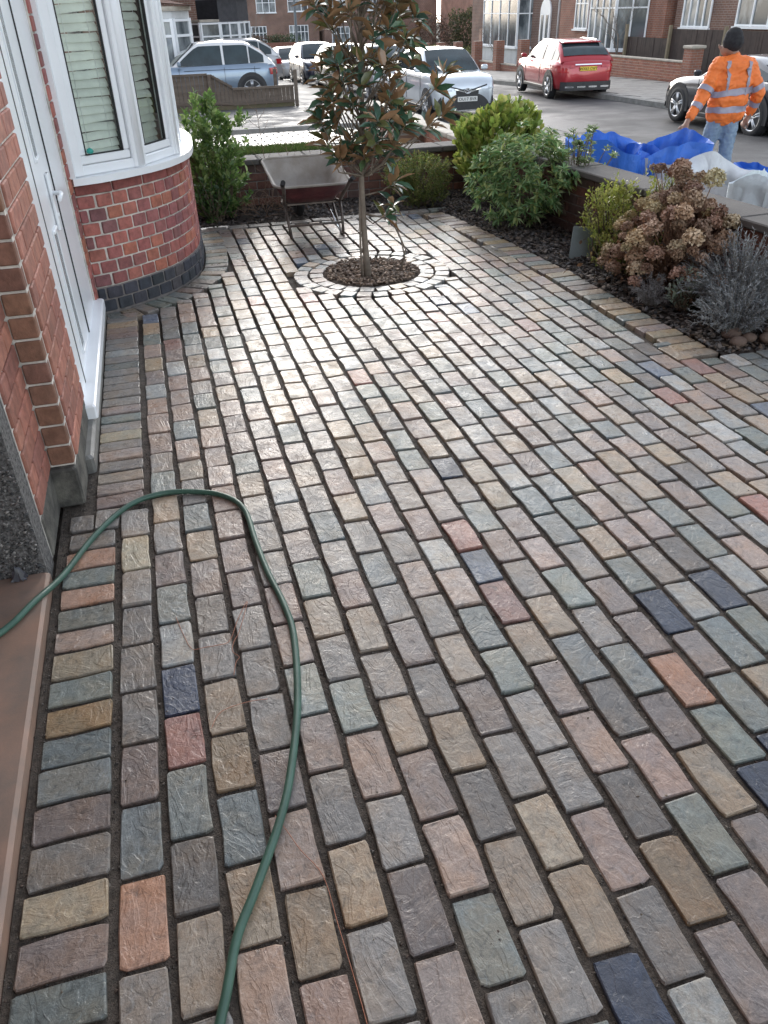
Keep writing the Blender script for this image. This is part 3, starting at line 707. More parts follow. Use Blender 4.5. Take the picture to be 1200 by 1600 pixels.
# bay window: sill, frames, panes, blind slats, room behind
sp = offs(BAY, .045)
obj('sill', extrude(sp, .768, .806, .16), upvc, house)
FC = [(-.445, 5.155), (-.07, 5.40), (.165, 5.80), (.22, 6.5), (.20, 7.2), (-.10, 7.75), (-.45, 8.0)]
ZB, ZT = .806, 2.25
slatm = mat('blind_slat', (.80, .84, .78), .5, .1, 5)
win = obj('bay_window_frame', MB().box2((-.50, 5.10, ZB), (-.44, 5.20, ZT)), upvc, house)
def facet(p, q, slats, first):
    a = math.atan2(q[1] - p[1], q[0] - p[0]); L = math.hypot(q[0] - p[0], q[1] - p[1]); ux, uy = math.cos(a), math.sin(a); nx, ny = uy, -ux
    def at(s, n, z): return (p[0] + ux * s + nx * n, p[1] + uy * s + ny * n, z)
    def bar(s0, s1, n0, n1, z0, z1, name='frame_bar', bev=.006):
        mb = MB(); c = at((s0 + s1) / 2, (n0 + n1) / 2, (z0 + z1) / 2); mb.bbox(c, (s1 - s0, abs(n1 - n0), z1 - z0), bev, rz=a); return obj(name, mb, upvc, win)
    e = .035
    bar(.0, L, -.04, .012, ZB + .001, ZB + .055); bar(0, L, -.04, .012, ZT - .06, ZT)
    bar(-.01 if first else -.03, .055, -.045, .022, ZB + .002, ZT - .001); bar(L - .05, L + .025, -.045, .021, ZB + .003, ZT - .002)
    # opening sash, one step back
    bar(.058, L - .053, -.035, .002, ZB + .058, ZB + .105, 'sash_bar'); bar(.058, .100, -.035, .0, ZB + .106, ZT - .062, 'sash_bar'); bar(L - .095, L - .053, -.035, .0, ZB + .106, ZT - .062, 'sash_bar')
    mb = MB(); mb.add([at(.09, -.022, ZB + .09), at(L - .085, -.022, ZB + .09), at(L - .085, -.022, ZT - .06), at(.09, -.022, ZT - .06)], [(0, 1, 2, 3)])
    obj('pane', mb, clear_glass, win)
    gk = MB()
    for s0, s1, z0, z1 in ((.098, .104, ZB + .105, ZT - .07), (L - .100, L - .094, ZB + .105, ZT - .07)): gk.box(at((s0 + s1) / 2, -.010, (z0 + z1) / 2), (s1 - s0, .02, z1 - z0), rz=a)
    gk.box(at(L / 2, -.010, ZB + .107), (L - .2, .02, .006), rz=a); obj('gasket', gk, rubber, win)
    if slats:
        z = ZB + .10; k = 0
        while z < ZT - .05:
            mb = MB(); mb.smooth = True; w_ = .0425; sag = random.uniform(-.004, .004); tz = random.uniform(-.01, .01) if random.random() < .8 else random.uniform(-.03, .03)
            def fn(u, v, z=z, sag=sag, tz=tz):
                s = .085 + u * (L - .165); t_ = (v - .5); return at(s, -.072 + .008 * math.cos(t_ * 3) - t_ * .016, z + t_ * w_ + tz * (u - .5) + sag * math.sin(u * 3.1) + .0025 * noise.noise(Vector((u * 5, z * 30, 0))))
            mb.grid(7, 3, fn); obj('blind_slat', mb, slatm, win); z += .0455; k += 1
        cs = MB()
        for s in (L * .36, L * .70): cs.tube([at(s, -.06, ZB + .07), at(s, -.06, ZT)], .0012, 4)
        obj('blind_cord', cs, upvc, win)
cg = bpy.data.materials.new('clear_pane'); cg.use_nodes = True; _n = cg.node_tree.nodes; _k = cg.node_tree.links
_g = _n.new('ShaderNodeBsdfGlossy'); _g.inputs['Roughness'].default_value = .02; _t = _n.new('ShaderNodeBsdfTransparent'); _t.inputs[0].default_value = (.96, 1, .98, 1)
_f = _n.new('ShaderNodeFresnel'); _f.inputs[0].default_value = 1.6; _m = _n.new('ShaderNodeMixShader'); _k.new(_f.outputs[0], _m.inputs[0]); _k.new(_t.outputs[0], _m.inputs[1]); _k.new(_g.outputs[0], _m.inputs[2]); _k.new(_m.outputs[0], _n['Material Output'].inputs[0])
clear_glass = cg
for i in range(len(FC) - 1): facet(FC[i], FC[i + 1], i < 3, i == 0)
for (x, y) in FC[1:3]:
    obj('mullion', MB().tube([(x, y, ZB), (x, y, ZT)], .034, 10), upvc, win)
mb = MB(); mb.add([(-.56, 5.3, .75), (-.56, 7.9, .75), (-.56, 7.9, 2.4), (-.56, 5.3, 2.4)], [(0, 1, 2, 3)]); mb.add([(-.7, 5.1, .76), (.0, 5.5, .76), (.1, 7.6, .76), (-.7, 8, .76)], [(0, 1, 2, 3)])
obj('room_lining', mb, room_dark, house)
obj('lintel_band', extrude(BAY, ZT + .001, 2.62, .2), bt, house)
mb = MB(); mb.lathe([(0.0001, 0), (.016, .004), (.022, .014), (.016, .026), (.0001, .034)], 10, c=(-.335, 5.19, ZB + .115)); 
tag(link(bpy.data.objects.new('glass_bird', mb.mesh('glass_bird', mat('turquoise', (.02, .32, .26), .3), (-.335, 5.19, ZB + .115)))), 'small turquoise ornament in the lower left corner of the bay window', 'ornament').location = (-.335, 5.19, ZB + .115)
# front door and frame
dx = -.492
door = obj('door', MB().box2((dx - .05, 3.69, .135), (dx, 4.39, 2.15)), upvc, house)
fr = MB(); fr.box2((dx - .06, 3.42, .07), (dx + .012, 3.665, 2.25)); fr.box2((dx - .06, 4.41, .07), (dx + .006, 4.972, 2.25)); fr.box2((dx - .06, 3.665, 2.16), (dx + .01, 4.41, 2.25)); fr.box2((dx - .06, 3.665, .07), (dx + .02, 4.41, .13))
dfm = obj('door_frame', fr, upvc, house)
gp = MB(); gp.box2((dx - .04, 3.666, .13), (dx + .013, 3.690, 2.16)); gp.box2((dx - .04, 4.392, .13), (dx + .005, 4.409, 2.16)); gp.box2((dx - .04, 3.745, .15), (dx + .001, 3.752, 2.15)); obj('door_seal', gp, rubber, dfm)
for z0, z1 in ((1.08, 2.05), (.20, .76)):
    mb = MB(); mb.box2((dx - .001, 3.935, z0), (dx + .002, 4.065, z1)); o = obj('glass_strip', mb, mat('leaded_glass', (.22, .25, .26), .15, .6, 45, spec=.7, bump=.3, bscale=60), door)
    mb = MB(); mb.bbox((dx + .003, 3.928, (z0 + z1) / 2), (.006, .016, z1 - z0 + .03), .002); mb.bbox((dx + .003, 4.072, (z0 + z1) / 2), (.006, .016, z1 - z0 + .03), .002)
    mb.bbox((dx + .006, 4.0, z0 - .008), (.014, .128, .016), .003); mb.bbox((dx + .006, 4.0, z1 + .008), (.014, .128, .016), .003); obj('glazing_bead', mb, upvc, door)
mb = MB(); mb.bbox((dx + .010, 4.16, .86), (.016, .045, .26), .006); mb.tube([(dx + .01, 4.16, .90), (dx + .052, 4.16, .90), (dx + .058, 4.13, .90), (dx + .055, 4.02, .893)], [.010, .010, .010, .008], 8)
mb.lathe([(.0001, .0), (.011, .0), (.011, .006), (.0001, .006)], 10, M=Euler((0, R(90), 0)).to_matrix(), c=(dx + .018, 4.16, .80)); obj('handle', mb, upvc, door)
mb = MB(); mb.bbox((dx - .01, 4.20, .10), (.15, 1.62, .07), .008); obj('door_sill', mb, upvc, house)
# worn step in front of the door; porch slab
mb = MB(); mb.bbox((-.482, 4.05, .025), (.085, 2.05, .09), .012)
solo('door_step', mb, conc, 'narrow grey concrete step below the white door', 'step')
mb = MB(); mb.bbox((-1.24, .62, .005), (1.355, 3.36, .07), .010)
ps = solo('porch_slab', mb, mat('porch_slab', (.32, .195, .14), .5, .18, 9, col2=(.20, .15, .12), bump=.25, bscale=220, dist=.002, rvar=.12, ramp=(.3, .7)), 'smooth tan concrete porch slab along the left edge of the paving', 'slab')
mb = MB(); mb.grid(8, 6, lambda u, v: (-.655 + .05 * (u - .5) + .01 * noise.noise(Vector((u * 5, v * 5, 0))), 2.275 + .035 * (v - .5), .045 + .05 * math.sin(3.14 * u) * math.sin(3.14 * v) + .012 * noise.noise(Vector((u * 7, v * 6, 4)))))
solo('crumpled_plastic', mb, mat('dark_film', (.05, .05, .06), .3, .3, 20), 'small crumpled dark plastic scrap on the slab by the pebbledash', 'plastic scrap')

# ------------------------------------------------------------------ garden walls
cop = mat('stone_coping', (.085, .078, .073), .85, .3, 4, bump=.6, bscale=60, dist=.006, col2=(.125, .115, .105), ramp=(.3, .7))
cop_p = mat('pale_coping', (.42, .38, .32), .75, .2, 4, bump=.5, bscale=60, dist=.005)
DK = [(.17, .075, .055), (.14, .07, .055), (.20, .085, .06), (.11, .065, .055)]
def wall(name, label, p, q, z0, zt, thick, pal, nbl=.225, ch=.075, cz=.05, over=.035, cseg=.45, copm=cop, seg=6, bricks=True, cap=200, mm=mortar_d, group=None, side=1):
    L = math.hypot(q[0] - p[0], q[1] - p[1]); a = math.atan2(q[1] - p[1], q[0] - p[0]); ux, uy = math.cos(a), math.sin(a); nx, ny = uy, -ux
    t = thing(name, label, 'wall', ((p[0] + q[0]) / 2, (p[1] + q[1]) / 2, z0), group=group)
    mb = MB(); c = ((p[0] + q[0]) / 2 - nx * thick / 2, (p[1] + q[1]) / 2 - ny * thick / 2, (z0 + zt) / 2)
    mb.box(c, (L, thick - .012, zt - z0), rz=a)
    core = obj('masonry', mb, mm, t)
    if bricks:
        n = int((zt - z0) / ch)
        brickwork(core, [p, q], zt - n * ch, n, ch, nbl, pal, counter=[0], cap=cap, zlim=99)
        if side == 2:
            p2, q2 = (q[0] - nx * thick, q[1] - ny * thick), (p[0] - nx * thick, p[1] - ny * thick)
            brickwork(core, [p2, q2], zt - n * ch, n, ch, nbl, pal, counter=[0], cap=0, zlim=99)
    n = max(1, int(L / cseg)); 
    for i in range(n):
        s0, s1 = L * i / n + .003, L * (i + 1) / n - .003; mb = MB(); s = (s0 + s1) / 2
        mb.bbox((p[0] + ux * s - nx * thick / 2, p[1] + uy * s - ny * thick / 2, zt + cz / 2 + .002 + random.uniform(-.002, .002)), (s1 - s0, thick + 2 * over, cz), .008, rz=a); obj('coping_stone', mb, copm, t)
    return t
wall('garden_wall', 'low dark brick wall behind the wheelbarrow and conifer', (-.40, 8.02), (3.30, 8.02), -.06, .362, .24, DK)
def sidewall():
    p, q = (3.14, 7.98), (3.56, 2.2)
    L = math.hypot(q[0] - p[0], q[1] - p[1]); a = math.atan2(q[1] - p[1], q[0] - p[0]); nx, ny = math.sin(a), -math.cos(a)
    return wall('garden_wall', 'low dark brick wall with wide flat coping beside the blue bags', p, q, -.45, .43, .25, DK, cap=280, cseg=.9, over=.035, side=2)
sidewall()
BR2 = [(.36, .17, .12), (.32, .14, .10), (.28, .13, .10), (.40, .20, .14)]
nw = wall('garden_wall', 'brick street wall with pale ridge coping running towards the parked silver hatchback', (3.16, 12.6), (3.20, 8.3), -.5, .37, .22, BR2, copm=cop_p, mm=mortar, side=2)
gp_ = thing('gate_post', 'short mossy brick post with pale cap beside the street wall', 'post', (3.05, 9.75, -.5))
mb = MB(); mb.box2((2.86, 9.62, -.5), (3.12, 9.86, .33)); obj('post_body', mb, brick_tex_mat('post_brick', (.22, .12, .09), (.14, .12, .06), (.3, .28, .24)), gp_)
mb = MB(); mb.bbox((2.99, 9.74, .365), (.30, .28, .06), .015); obj('cap', mb, cop_p, gp_)
# ------------------------------------------------------------------ young magnolia in the tree pit
TX, TY = 1.35, 5.33
mag = thing('magnolia_tree', 'young magnolia with glossy dark leaves and rusty undersides in a round tree pit', 'tree', (TX, TY, 0))
tb = mat('grey_bark', (.20, .165, .13), .85, .25, 14, bump=.5, bscale=70, dist=.004)
mb = MB(); mb.tube([(TX, TY, -.02), (TX - .01, TY, .12), (TX - .018, TY + .005, .34), (TX - .022, TY + .01, .62), (TX - .005, TY + .02, .95), (TX + .012, TY, 1.3), (TX, TY + .02, 1.7), (TX + .02, TY, 2.15)], [.029, .023, .020, .018, .015, .012, .009, .004], 10)
obj('trunk', mb, tb, mag)
mb = MB(); mb.tube([(TX - .045, TY - .02, -.01), (TX - .05, TY - .01, .2), (TX - .045, TY, .42), (TX - .03, TY + .02, .62)], [.008, .008, .007, .006], 6); obj('support_stake', mb, tb, mag)
lm_mag = leaf_mat('magnolia_leaf', .22, back=(.32, .19, .10), sp=.6, tr=.12)
tips = []
def sil(z): 
    return float(np.interp(z, [.60, .72, .85, 1.0, 1.15, 1.3, 1.45, 1.6, 1.8, 2.0, 2.25], [.05, .15, .27, .36, .34, .33, .34, .33, .28, .20, .06])), float(np.interp(z, [.7, 1.0, 1.4, 1.8, 2.2], [1.37, 1.37, 1.385, 1.38, 1.36]))
while len(tips) < 90:
    z = rng.uniform(.72, 2.22); r, cx = sil(z); a = rng.uniform(0, 6.283); q = rng.uniform(.25, 1) ** .6 * r
    p = np.array([cx + q * math.cos(a), TY + q * math.sin(a) * .8, z])
    if all(np.linalg.norm(p - t) > .084 for t in tips): tips.append(p)
tips += [np.array(p) for p in [(1.86, 5.35, 1.17), (1.90, 5.3, 1.02), (1.83, 5.4, .95), (1.06, 5.3, 1.02), (1.10, 5.35, .90), (1.52, 5.22, .50), (1.47, 5.25, .42), (1.55, 5.3, .62), (1.95, 5.42, 1.25)]]
br = MB(); axes = []
for t in tips:
    z0 = min(max(.66, t[2] - .30 - .25 * abs(t[0] - TX)), max(.40, t[2] - .08)); b = np.array([TX - .005, TY + .01, z0]); mid = (b + t) / 2 + np.array([0, 0, -.05]) + rng.normal(0, .02, 3)
    br.tube([b, b * .6 + mid * .4, mid, t], [.008, .006, .005, .0035], 5); a = (t - mid); axes.append(a / np.linalg.norm(a) + np.array([0, 0, .35]))
obj('branch', br, tb, mag)
pal_m = [(.07, .155, .095), (.08, .175, .105), (.055, .12, .08), (.11, .19, .09), (.17, .19, .07), (.085, .17, .125)]
P, Dr, LL, WW, C = whorls(tips, axes, 11, .140, .052, pal_m, (.5, 1.4), -.22, .006)
tv, tf = leaf_tpl('oval'); lv = []
for k in range(6):
    mb = MB(); mb.smooth = True; cu = rng.uniform(-.12, .22)
    mb.add([(x, y, z - cu * x * x) for x, y, z in tv], tf); me = mb.mesh('leaf', mat('magnolia_leaf_obj', (.9, .9, .9), .22, .25, 14, use='obj', back=(.32, .19, .10), spec=.6)); lv.append(me)
order = np.argsort(P[:, 1]); Fm = frames(Dr, .45)
for n_, i in enumerate(order[:300]):
    o = bpy.data.objects.new('leaf', lv[n_ % 6]); M_ = Matrix(Fm[i].tolist()).to_4x4(); M_.translation = Vector(P[i].tolist()) - mag.location
    o.matrix_world = M_ @ Matrix.Diagonal((LL[i], WW[i], LL[i], 1)); mw = o.matrix_world.copy(); link(o, mag, None, tuple(C[i])); o.matrix_basis = mw
ix = order[300:]
o = link(bpy.data.objects.new('leaf', leaf_mesh('leaf', P[ix] - np.array(mag.location), Dr[ix], LL[ix], WW[ix], C[ix], lm_mag, 'oval', .45)), mag); o['kind'] = 'stuff'
# thin suckers beside the trunk
mb = MB()
mb.tube([(1.60, 5.36, 0), (1.63, 5.35, .10), (1.60, 5.33, .22), (1.53, 5.3, .36), (1.50, 5.28, .46)], [.006, .006, .005, .004, .003], 6)
mb.tube([(1.60, 5.36, .02), (1.64, 5.36, .15), (1.58, 5.34, .28), (1.55, 5.3, .38), (1.49, 5.26, .44)], [.005, .005, .004, .004, .002], 6)
obj('sucker', mb, tb, mag)

# ------------------------------------------------------------------ shrubs
YG = [(.36, .46, .09), (.44, .52, .12), (.27, .38, .08), (.50, .50, .15), (.22, .32, .08)]
GR = [(.07, .14, .045), (.10, .19, .05), (.05, .11, .04), (.14, .22, .07)]
shrub('leafy_shrub', 'upright mid green leafy shrub against the wall between bay window and wheelbarrow', (.52, 7.62, 0), (.29, .25, .98), 240, 13, .066, .032, [(.16, .27, .07), (.22, .34, .10), (.11, .20, .06), (.30, .40, .15)], leaf_mat('gloss_leaf', .35), zc=.52, lean=(0.03, 0), up=.15)
shrub('leafy_shrub', 'small dark green shrub low beside the bay window corner', (.47, 7.38, 0), (.17, .14, .42), 40, 11, .05, .022, GR, leaf_mat('gloss_leaf'))
shrub('conifer', 'low feathery green conifer in front of the dark back wall', (2.42, 7.45, 0), (.34, .26, .47), 560, 16, .026, .012, [(.17, .22, .05), (.23, .27, .07), (.12, .17, .05), (.27, .23, .08)], leaf_mat('matt_leaf', .6), 'lance', spread=(.3, 1.4), up=-.1, gap=.008, stems=5)
shrub('spotted_laurel', 'bright yellow green shrub of broad upright leaves at the wall corner', (3.12, 7.35, .02), (.46, .36, .82), 230, 11, .098, .056, YG, leaf_mat('gloss_leaf'), 'spat', spread=(.25, .9), up=.45, zc=.62, lean=(.06, .02), lump=.12)
shrub('pieris_shrub', 'broad pale green shrub with leaves in drooping rosettes in front of the yellow green one', (3.02, 6.35, 0), (.47, .40, .74), 250, 14, .080, .026, [(.20, .35, .14), (.28, .43, .19), (.13, .25, .09), (.38, .48, .22), (.36, .42, .14)], leaf_mat('gloss_leaf'), 'lance', spread=(.7, 1.6), up=-.15, zc=.50, lean=(-.04, 0), gap=.004)
shrub('pieris_shrub', 'wispy pale shrub leaning over the coping left of the blue bag', (3.32, 6.12, .1), (.24, .22, .66), 60, 11, .056, .020, [(.26, .36, .16), (.34, .42, .21), (.20, .28, .13)], leaf_mat('gloss_leaf'), 'lance', spread=(.7, 1.5), up=-.1, shell=.75, zc=.62, lean=(.10, .1), gap=.004, stems=12)
shrub('golden_euonymus', 'yellow green euonymus climbing between slate slab and brown hydrangea', (3.14, 5.12, 0), (.20, .2, .58), 210, 11, .034, .019, [(.36, .40, .08), (.44, .46, .12), (.27, .33, .07), (.48, .47, .16)], leaf_mat('gloss_leaf'), 'spat', spread=(.3, 1.1), up=.2, lump=.5)
shrub('golden_euonymus', 'yellow green euonymus spreading low under the dead flower heads', (3.03, 4.72, 0), (.24, .22, .30), 130, 10, .032, .017, [(.20, .23, .05), (.26, .26, .07), (.15, .18, .05), (.20, .14, .05)], leaf_mat('gloss_leaf'), 'spat', spread=(.3, 1.1), up=.2, lump=.5)
shrub('golden_euonymus', 'single sprig of pale yellow leaves rising above the flower heads at the wall', (3.32, 4.82, 0), (.07, .07, .66), 18, 9, .036, .016, [(.28, .32, .11), (.33, .36, .15)], leaf_mat('gloss_leaf'), 'spat', spread=(.3, 1.0), up=.3, zc=.8, stems=3)
shrub('leafy_seedling', 'small pale green sprig beside the slate slab', (3.02, 5.16, 0), (.05, .05, .22), 7, 9, .042, .016, [(.22, .29, .09), (.28, .33, .12)], leaf_mat('gloss_leaf'), 'spat', cat='plant', spread=(.3, 1.0), up=.3, zc=.8, stems=2)
shrub('silver_shrub', 'small silvery green plant with felted leaves among the lavender', (2.98, 3.95, 0), (.11, .10, .26), 26, 9, .045, .020, [(.30, .36, .28), (.38, .42, .34), (.24, .30, .22)], leaf_mat('matt_leaf'), 'spat', cat='plant', up=.3, zc=.6, stems=4)
# hydrangea with dry flower heads
hy = thing('hydrangea', 'hydrangea covered in dry brown flower heads leaning on the coping', 'shrub', (3.16, 4.35, 0))
hm = mat('dry_petal', (.9, .9, .9), .8, .2, 25, use='obj'); hb_ = []
for k in range(5):
    n = 340; d = rng.normal(0, 1, (n, 3)); d /= np.linalg.norm(d, axis=1, keepdims=True); d = d[d[:, 2] > -.45]; n = len(d)
    pos = d * .056 * rng.uniform(.7, 1.02, (n, 1)); dr = rng.normal(0, 1, (n, 3)); dr -= d * (dr * d).sum(1, keepdims=True) * .75
    hb_.append(leaf_mesh('flower_head', pos, dr, np.full(n, .021), np.full(n, .019), np.ones((n, 3)), hm, 'spat', 1.0))
heads = []
hc_ = [(.50, .34, .24), (.40, .26, .18), (.60, .45, .31), (.30, .19, .13), (.58, .47, .28)]
tries = 0
while len(heads) < 92 and tries < 20000:
    tries += 1
    u, v = rng.uniform(-1, 1, 2)
    if u * u + v * v > 1: continue
    x, y = 3.13 + .36 * u, 4.38 + .52 * v; z = .60 * math.sqrt(max(.0, 1 - .86 * (u * u + v * v))) * (.88 + .42 * (x - 2.9)) + rng.uniform(-.12, .03)
    p = np.array([x, y, max(.12, z)])
    if all(np.linalg.norm(p - h) >.068 for h in heads): heads.append(p)
heads += [np.array([3.30, 4.62, .62]) + rng.normal(0, 1, 3) * np.array([.07, .10, .05]) for _ in range(16)]
st = MB()
for p in heads:
    o = bpy.data.objects.new('flower_head', random.choice(hb_)); link(o, hy, None, jit(random.choice(hc_), .15)); o.location = Vector(p.tolist()) - hy.location
    o.rotation_euler = (rng.normal(0, .3), rng.normal(0, .3), rng.uniform(0, 6.3)); s_ = rng.uniform(.62, 1.12); o.scale = (s_, s_, s_ * .85)
    b = np.array([3.18 + rng.normal(0, .06), 4.4 + rng.normal(0, .08), 0]); st.tube([b, b * .55 + p * .45 + np.array([0, 0, .03]), p], [.005, .004, .003], 5)
obj('stem', st, mat('dead_stem', (.22, .13, .08), .85, .3, 20), hy)
n = 420; pos = np.stack([rng.normal(3.1, .17, n), rng.normal(4.4, .24, n), rng.uniform(.03, .34, n)], axis=1); dr = rng.normal(0, 1, (n, 3)); dr[:, 2] -= .6
o = link(bpy.data.objects.new('dead_leaf', leaf_mesh('dead_leaf', pos - np.array(hy.location), dr, rng.uniform(.03, .06, n), rng.uniform(.015, .03, n), colset(n, [(.20, .11, .06), (.14, .08, .05), (.10, .06, .04)], .3), leaf_mat('matt_leaf'), 'oval')), hy, 'stuff')
# lavender: dense grey needle leaves on thin arching stems
def lavender(label, base, rx, ry, h, n, pal=((.30, .32, .33), (.38, .40, .41), (.23, .25, .25), (.46, .48, .50))):
    t = thing('lavender', label, 'plant', base); st = MB(); P = []; D = []
    for i in range(n):
        a = rng.uniform(0, 6.283); q = math.sqrt(rng.uniform(0, 1)); e = np.array([rx * q * math.cos(a), ry * q * math.sin(a), h * (1 - .55 * q * q) * rng.uniform(.65, 1.05)])
        b = np.array([e[0] * .25, e[1] * .25, 0]); m_ = b * .4 + e * .6 + np.array([0, 0, h * .12])
        pts = [b, b * .5 + m_ * .5, m_, e]; st.tube(pts, [.003, .0024, .002, .0015], 4, cap=False)
        for s in np.linspace(.25, 1, 15):
            k = s * 3; j = min(2, int(k)); f_ = k - j; p = pts[j] * (1 - f_) + pts[j + 1] * f_; d = pts[j + 1] - pts[j]; d = d / np.linalg.norm(d)
            for _ in range(2): P.append(p); D.append(d * .8 + rng.normal(0, .5, 3))
    obj('stem', st, mat('lavender_stem', (.24, .23, .21), .8, .2, 20), t, world=False)
    m_ = len(P); o = link(bpy.data.objects.new('foliage', leaf_mesh('foliage', np.array(P), np.array(D), rng.uniform(.016, .034, m_), rng.uniform(.0035, .006, m_), colset(m_, pal, .2), leaf_mat('matt_leaf'), 'lance')), t, 'stuff')
lavender('big grey lavender bush at the right edge of the bed', (3.22, 3.78, 0), .36, .44, .48, 330)
lavender('grey lavender clump sprawling over the near corner of the bed', (3.02, 3.52, 0), .28, .22, .30, 170)
lavender('pale wiry lavender tuft at the bed edge left of the big lavender', (2.86, 4.12, 0), .12, .16, .20, 50, ((.36, .35, .35), (.28, .27, .27), (.42, .40, .40)))
# slate slab, stones, twigs
mb = MB(); mb.prism([(-.12, -.11), (.12, -.13), (.11, .12), (-.09, .13)], -.012, .012, Euler((R(58), R(4), R(-14))).to_matrix(), (3.03, 5.30, .075))
solo('slate_slab', mb, mat('blue_slate', (.16, .19, .19), .4, .15, 8, bump=.3, bscale=60, dist=.003), 'leaning blue grey slate slab in the bed below the pale green shrub', 'slate')
for i, (x, y, s) in enumerate([(2.93, 3.36, .05), (3.03, 3.40, .045), (2.97, 3.47, .06), (3.12, 3.36, .05), (3.2, 3.42, .06)]):
    mb = MB(); mb.smooth = True; mb.grid(8, 10, lambda u, v: (x + s * (1 + .15 * noise.noise(Vector((u * 3 + i, v * 3, 0)))) * math.sin(u * 3.1416) * math.cos(v * 6.2832), y + s * .8 * math.sin(u * 3.1416) * math.sin(v * 6.2832), s * .45 + s * .6 * math.cos(u * 3.1416)))
    solo('cobble', mb, mat('brown_cobble', (.16, .11, .085), .8, .2, 10, bump=.3, bscale=60), ['round brown stone nearest the paving at the bed corner', 'small brown stone in the middle of the front row at the bed corner', 'biggest round brown stone, behind the others at the bed corner', 'round brown stone at the foot of the big lavender', 'round brown stone under the big lavender, rightmost at the bed corner'][i], 'stone', 'stones at the near corner of the bed')
tw = MB()
for i in range(70):
    x, y = rng.uniform(.62, 1.35), rng.uniform(7.4, 7.9); a = rng.uniform(0, 3.14); l = rng.uniform(.1, .35); z = rng.uniform(.02, .22)
    tw.tube([(x, y, z * .4), (x + l * .5 * math.cos(a), y + .1 * math.sin(a), z), (x + l * math.cos(a), y + .15 * math.sin(a), z * .8 + rng.uniform(-.04, .06))], [.003, .0025, .0015], 4)
solo('dead_branches', tw, mat('dead_twig', (.20, .13, .09), .85, .3, 20), 'tangle of bare brown twigs behind the wheelbarrow', 'twigs', kind='stuff')
for i, (x, y, h) in enumerate([(.98, 7.75, .92), (1.22, 7.8, .66), (1.52, 7.75, .80)]):
    tw = MB(); tw.tube([(x, y, 0), (x + .03, y, h * .5), (x, y + .02, h)], [.004, .003, .0015], 5)
    for k in range(9):
        z = h * (.35 + .07 * k); s_ = 1 if k % 2 else -1; tw.tube([(x + .01, y, z), (x + s_ * .06, y, z + .05), (x + s_ * .10, y, z + .13)], [.002, .0015, .001], 4)
    solo('bare_sapling', tw, MATS['dead_twig'], ['tallest leafless sapling, left of the wheelbarrow tray against the back wall', 'shortest leafless sapling behind the middle of the wheelbarrow tray', 'leafless sapling between wheelbarrow and magnolia, in front of the back wall'][i], 'sapling', 'leafless saplings behind the wheelbarrow')

# ------------------------------------------------------------------ wheelbarrow
wb = thing('wheelbarrow', 'old maroon wheelbarrow with cement-crusted tray, handles towards the camera', 'wheelbarrow', (1.22, 6.75, 0))
tray_out = mat('maroon_paint', (.10, .028, .035), .55, .35, 9, bump=.3, bscale=40, rvar=.12, col2=(.17, .05, .055)); tray_in = mat('cement_crust', (.25, .22, .19), .85, .3, 7, bump=.6, bscale=40, dist=.004, col2=(.34, .315, .29)); steel = mat('tube_steel', (.14, .115, .10), .5, .4, 12, metal=.4, rvar=.15)
def rr(cx, cy, hx, hy, r, z, n=5, tz=0.0):
    out = []
    for qx, qy, a0 in ((1, 1, 0), (-1, 1, 90), (-1, -1, 180), (1, -1, 270)):
        for i in range(n + 1):
            a = R(a0 + 90 * i / n); x = cx + qx * (hx - r) + r * math.cos(a); y = cy + qy * (hy - r) + r * math.sin(a); out.append((x, y, z + tz * (y - cy)))
    return out
mb = MB(); mb.smooth = True
rings = [rr(1.235, 6.93, .315, .36, .09, .455, tz=.16), rr(1.235, 6.93, .305, .35, .085, .452, tz=.16), rr(1.24, 6.95, .25, .27, .08, .34, tz=.10), rr(1.25, 6.98, .20, .20, .07, .245, tz=.03)]
o_ = len(mb.v); n_ = len(rings[0])
for r_ in rings: mb.v += r_
for l in range(len(rings) - 1):
    for i in range(n_): mb.face((o_ + l * n_ + i, o_ + l * n_ + (i + 1) % n_, o_ + (l + 1) * n_ + (i + 1) % n_, o_ + (l + 1) * n_ + i))
mb.face([o_ + 3 * n_ + i for i in range(n_)])
tin = obj('tray_lining', mb, tray_in, wb)
mb = MB(); mb.smooth = True; rings = [[(1.235 + (x - 1.235) * 1.012, 6.93 + (y - 6.93) * 1.012, z - .006) for x, y, z in r_] for r_ in rings]
for r_ in rings: mb.v += r_
for l in range(3):
    for i in range(n_): mb.face((l * n_ + i, l * n_ + (i + 1) % n_, (l + 1) * n_ + (i + 1) % n_, (l + 1) * n_ + i))
mb.face([3 * n_ + i for i in range(n_)]); obj('tray', mb, tray_out, wb)
mb = MB(); mb.tube(rr(1.235, 6.93, .318, .363, .09, .458, tz=.16), .011, 8, closed=True); obj('tray_rim', mb, tray_in, wb)
for sx, nm in ((-1, 0), (1, 1)):
    hx = 1.235 + sx * .235
    mb = MB(); mb.tube([(hx + sx * .045, 6.36, .475), (hx + sx * .04, 6.42, .455), (hx + sx * .02, 6.52, .37), (hx, 6.70, .245), (hx - sx * .03, 7.0, .215), (1.235 + sx * .05, 7.42, .19)], .015, 8); obj('handle_tube', mb, steel, wb)
    mb = MB(); mb.tube([(hx + sx * .047, 6.345, .480), (hx + sx * .040, 6.44, .444)], .019, 10); obj('grip', mb, rubber, wb)
    mb = MB(); mb.tube([(hx, 6.68, .25), (hx - sx * .005, 6.60, .15), (hx - sx * .015, 6.54, .01), (hx - sx * .02, 6.60, .006), (hx - sx * .03, 6.86, .215)], .012, 8); obj('leg', mb, steel, wb)
mb = MB(); mb.tube([(1.02, 6.57, .10), (1.45, 6.57, .10)], .010, 8); mb.box((1.235, 6.74, .235), (.42, .03, .012)); obj('cross_brace', mb, steel, wb)
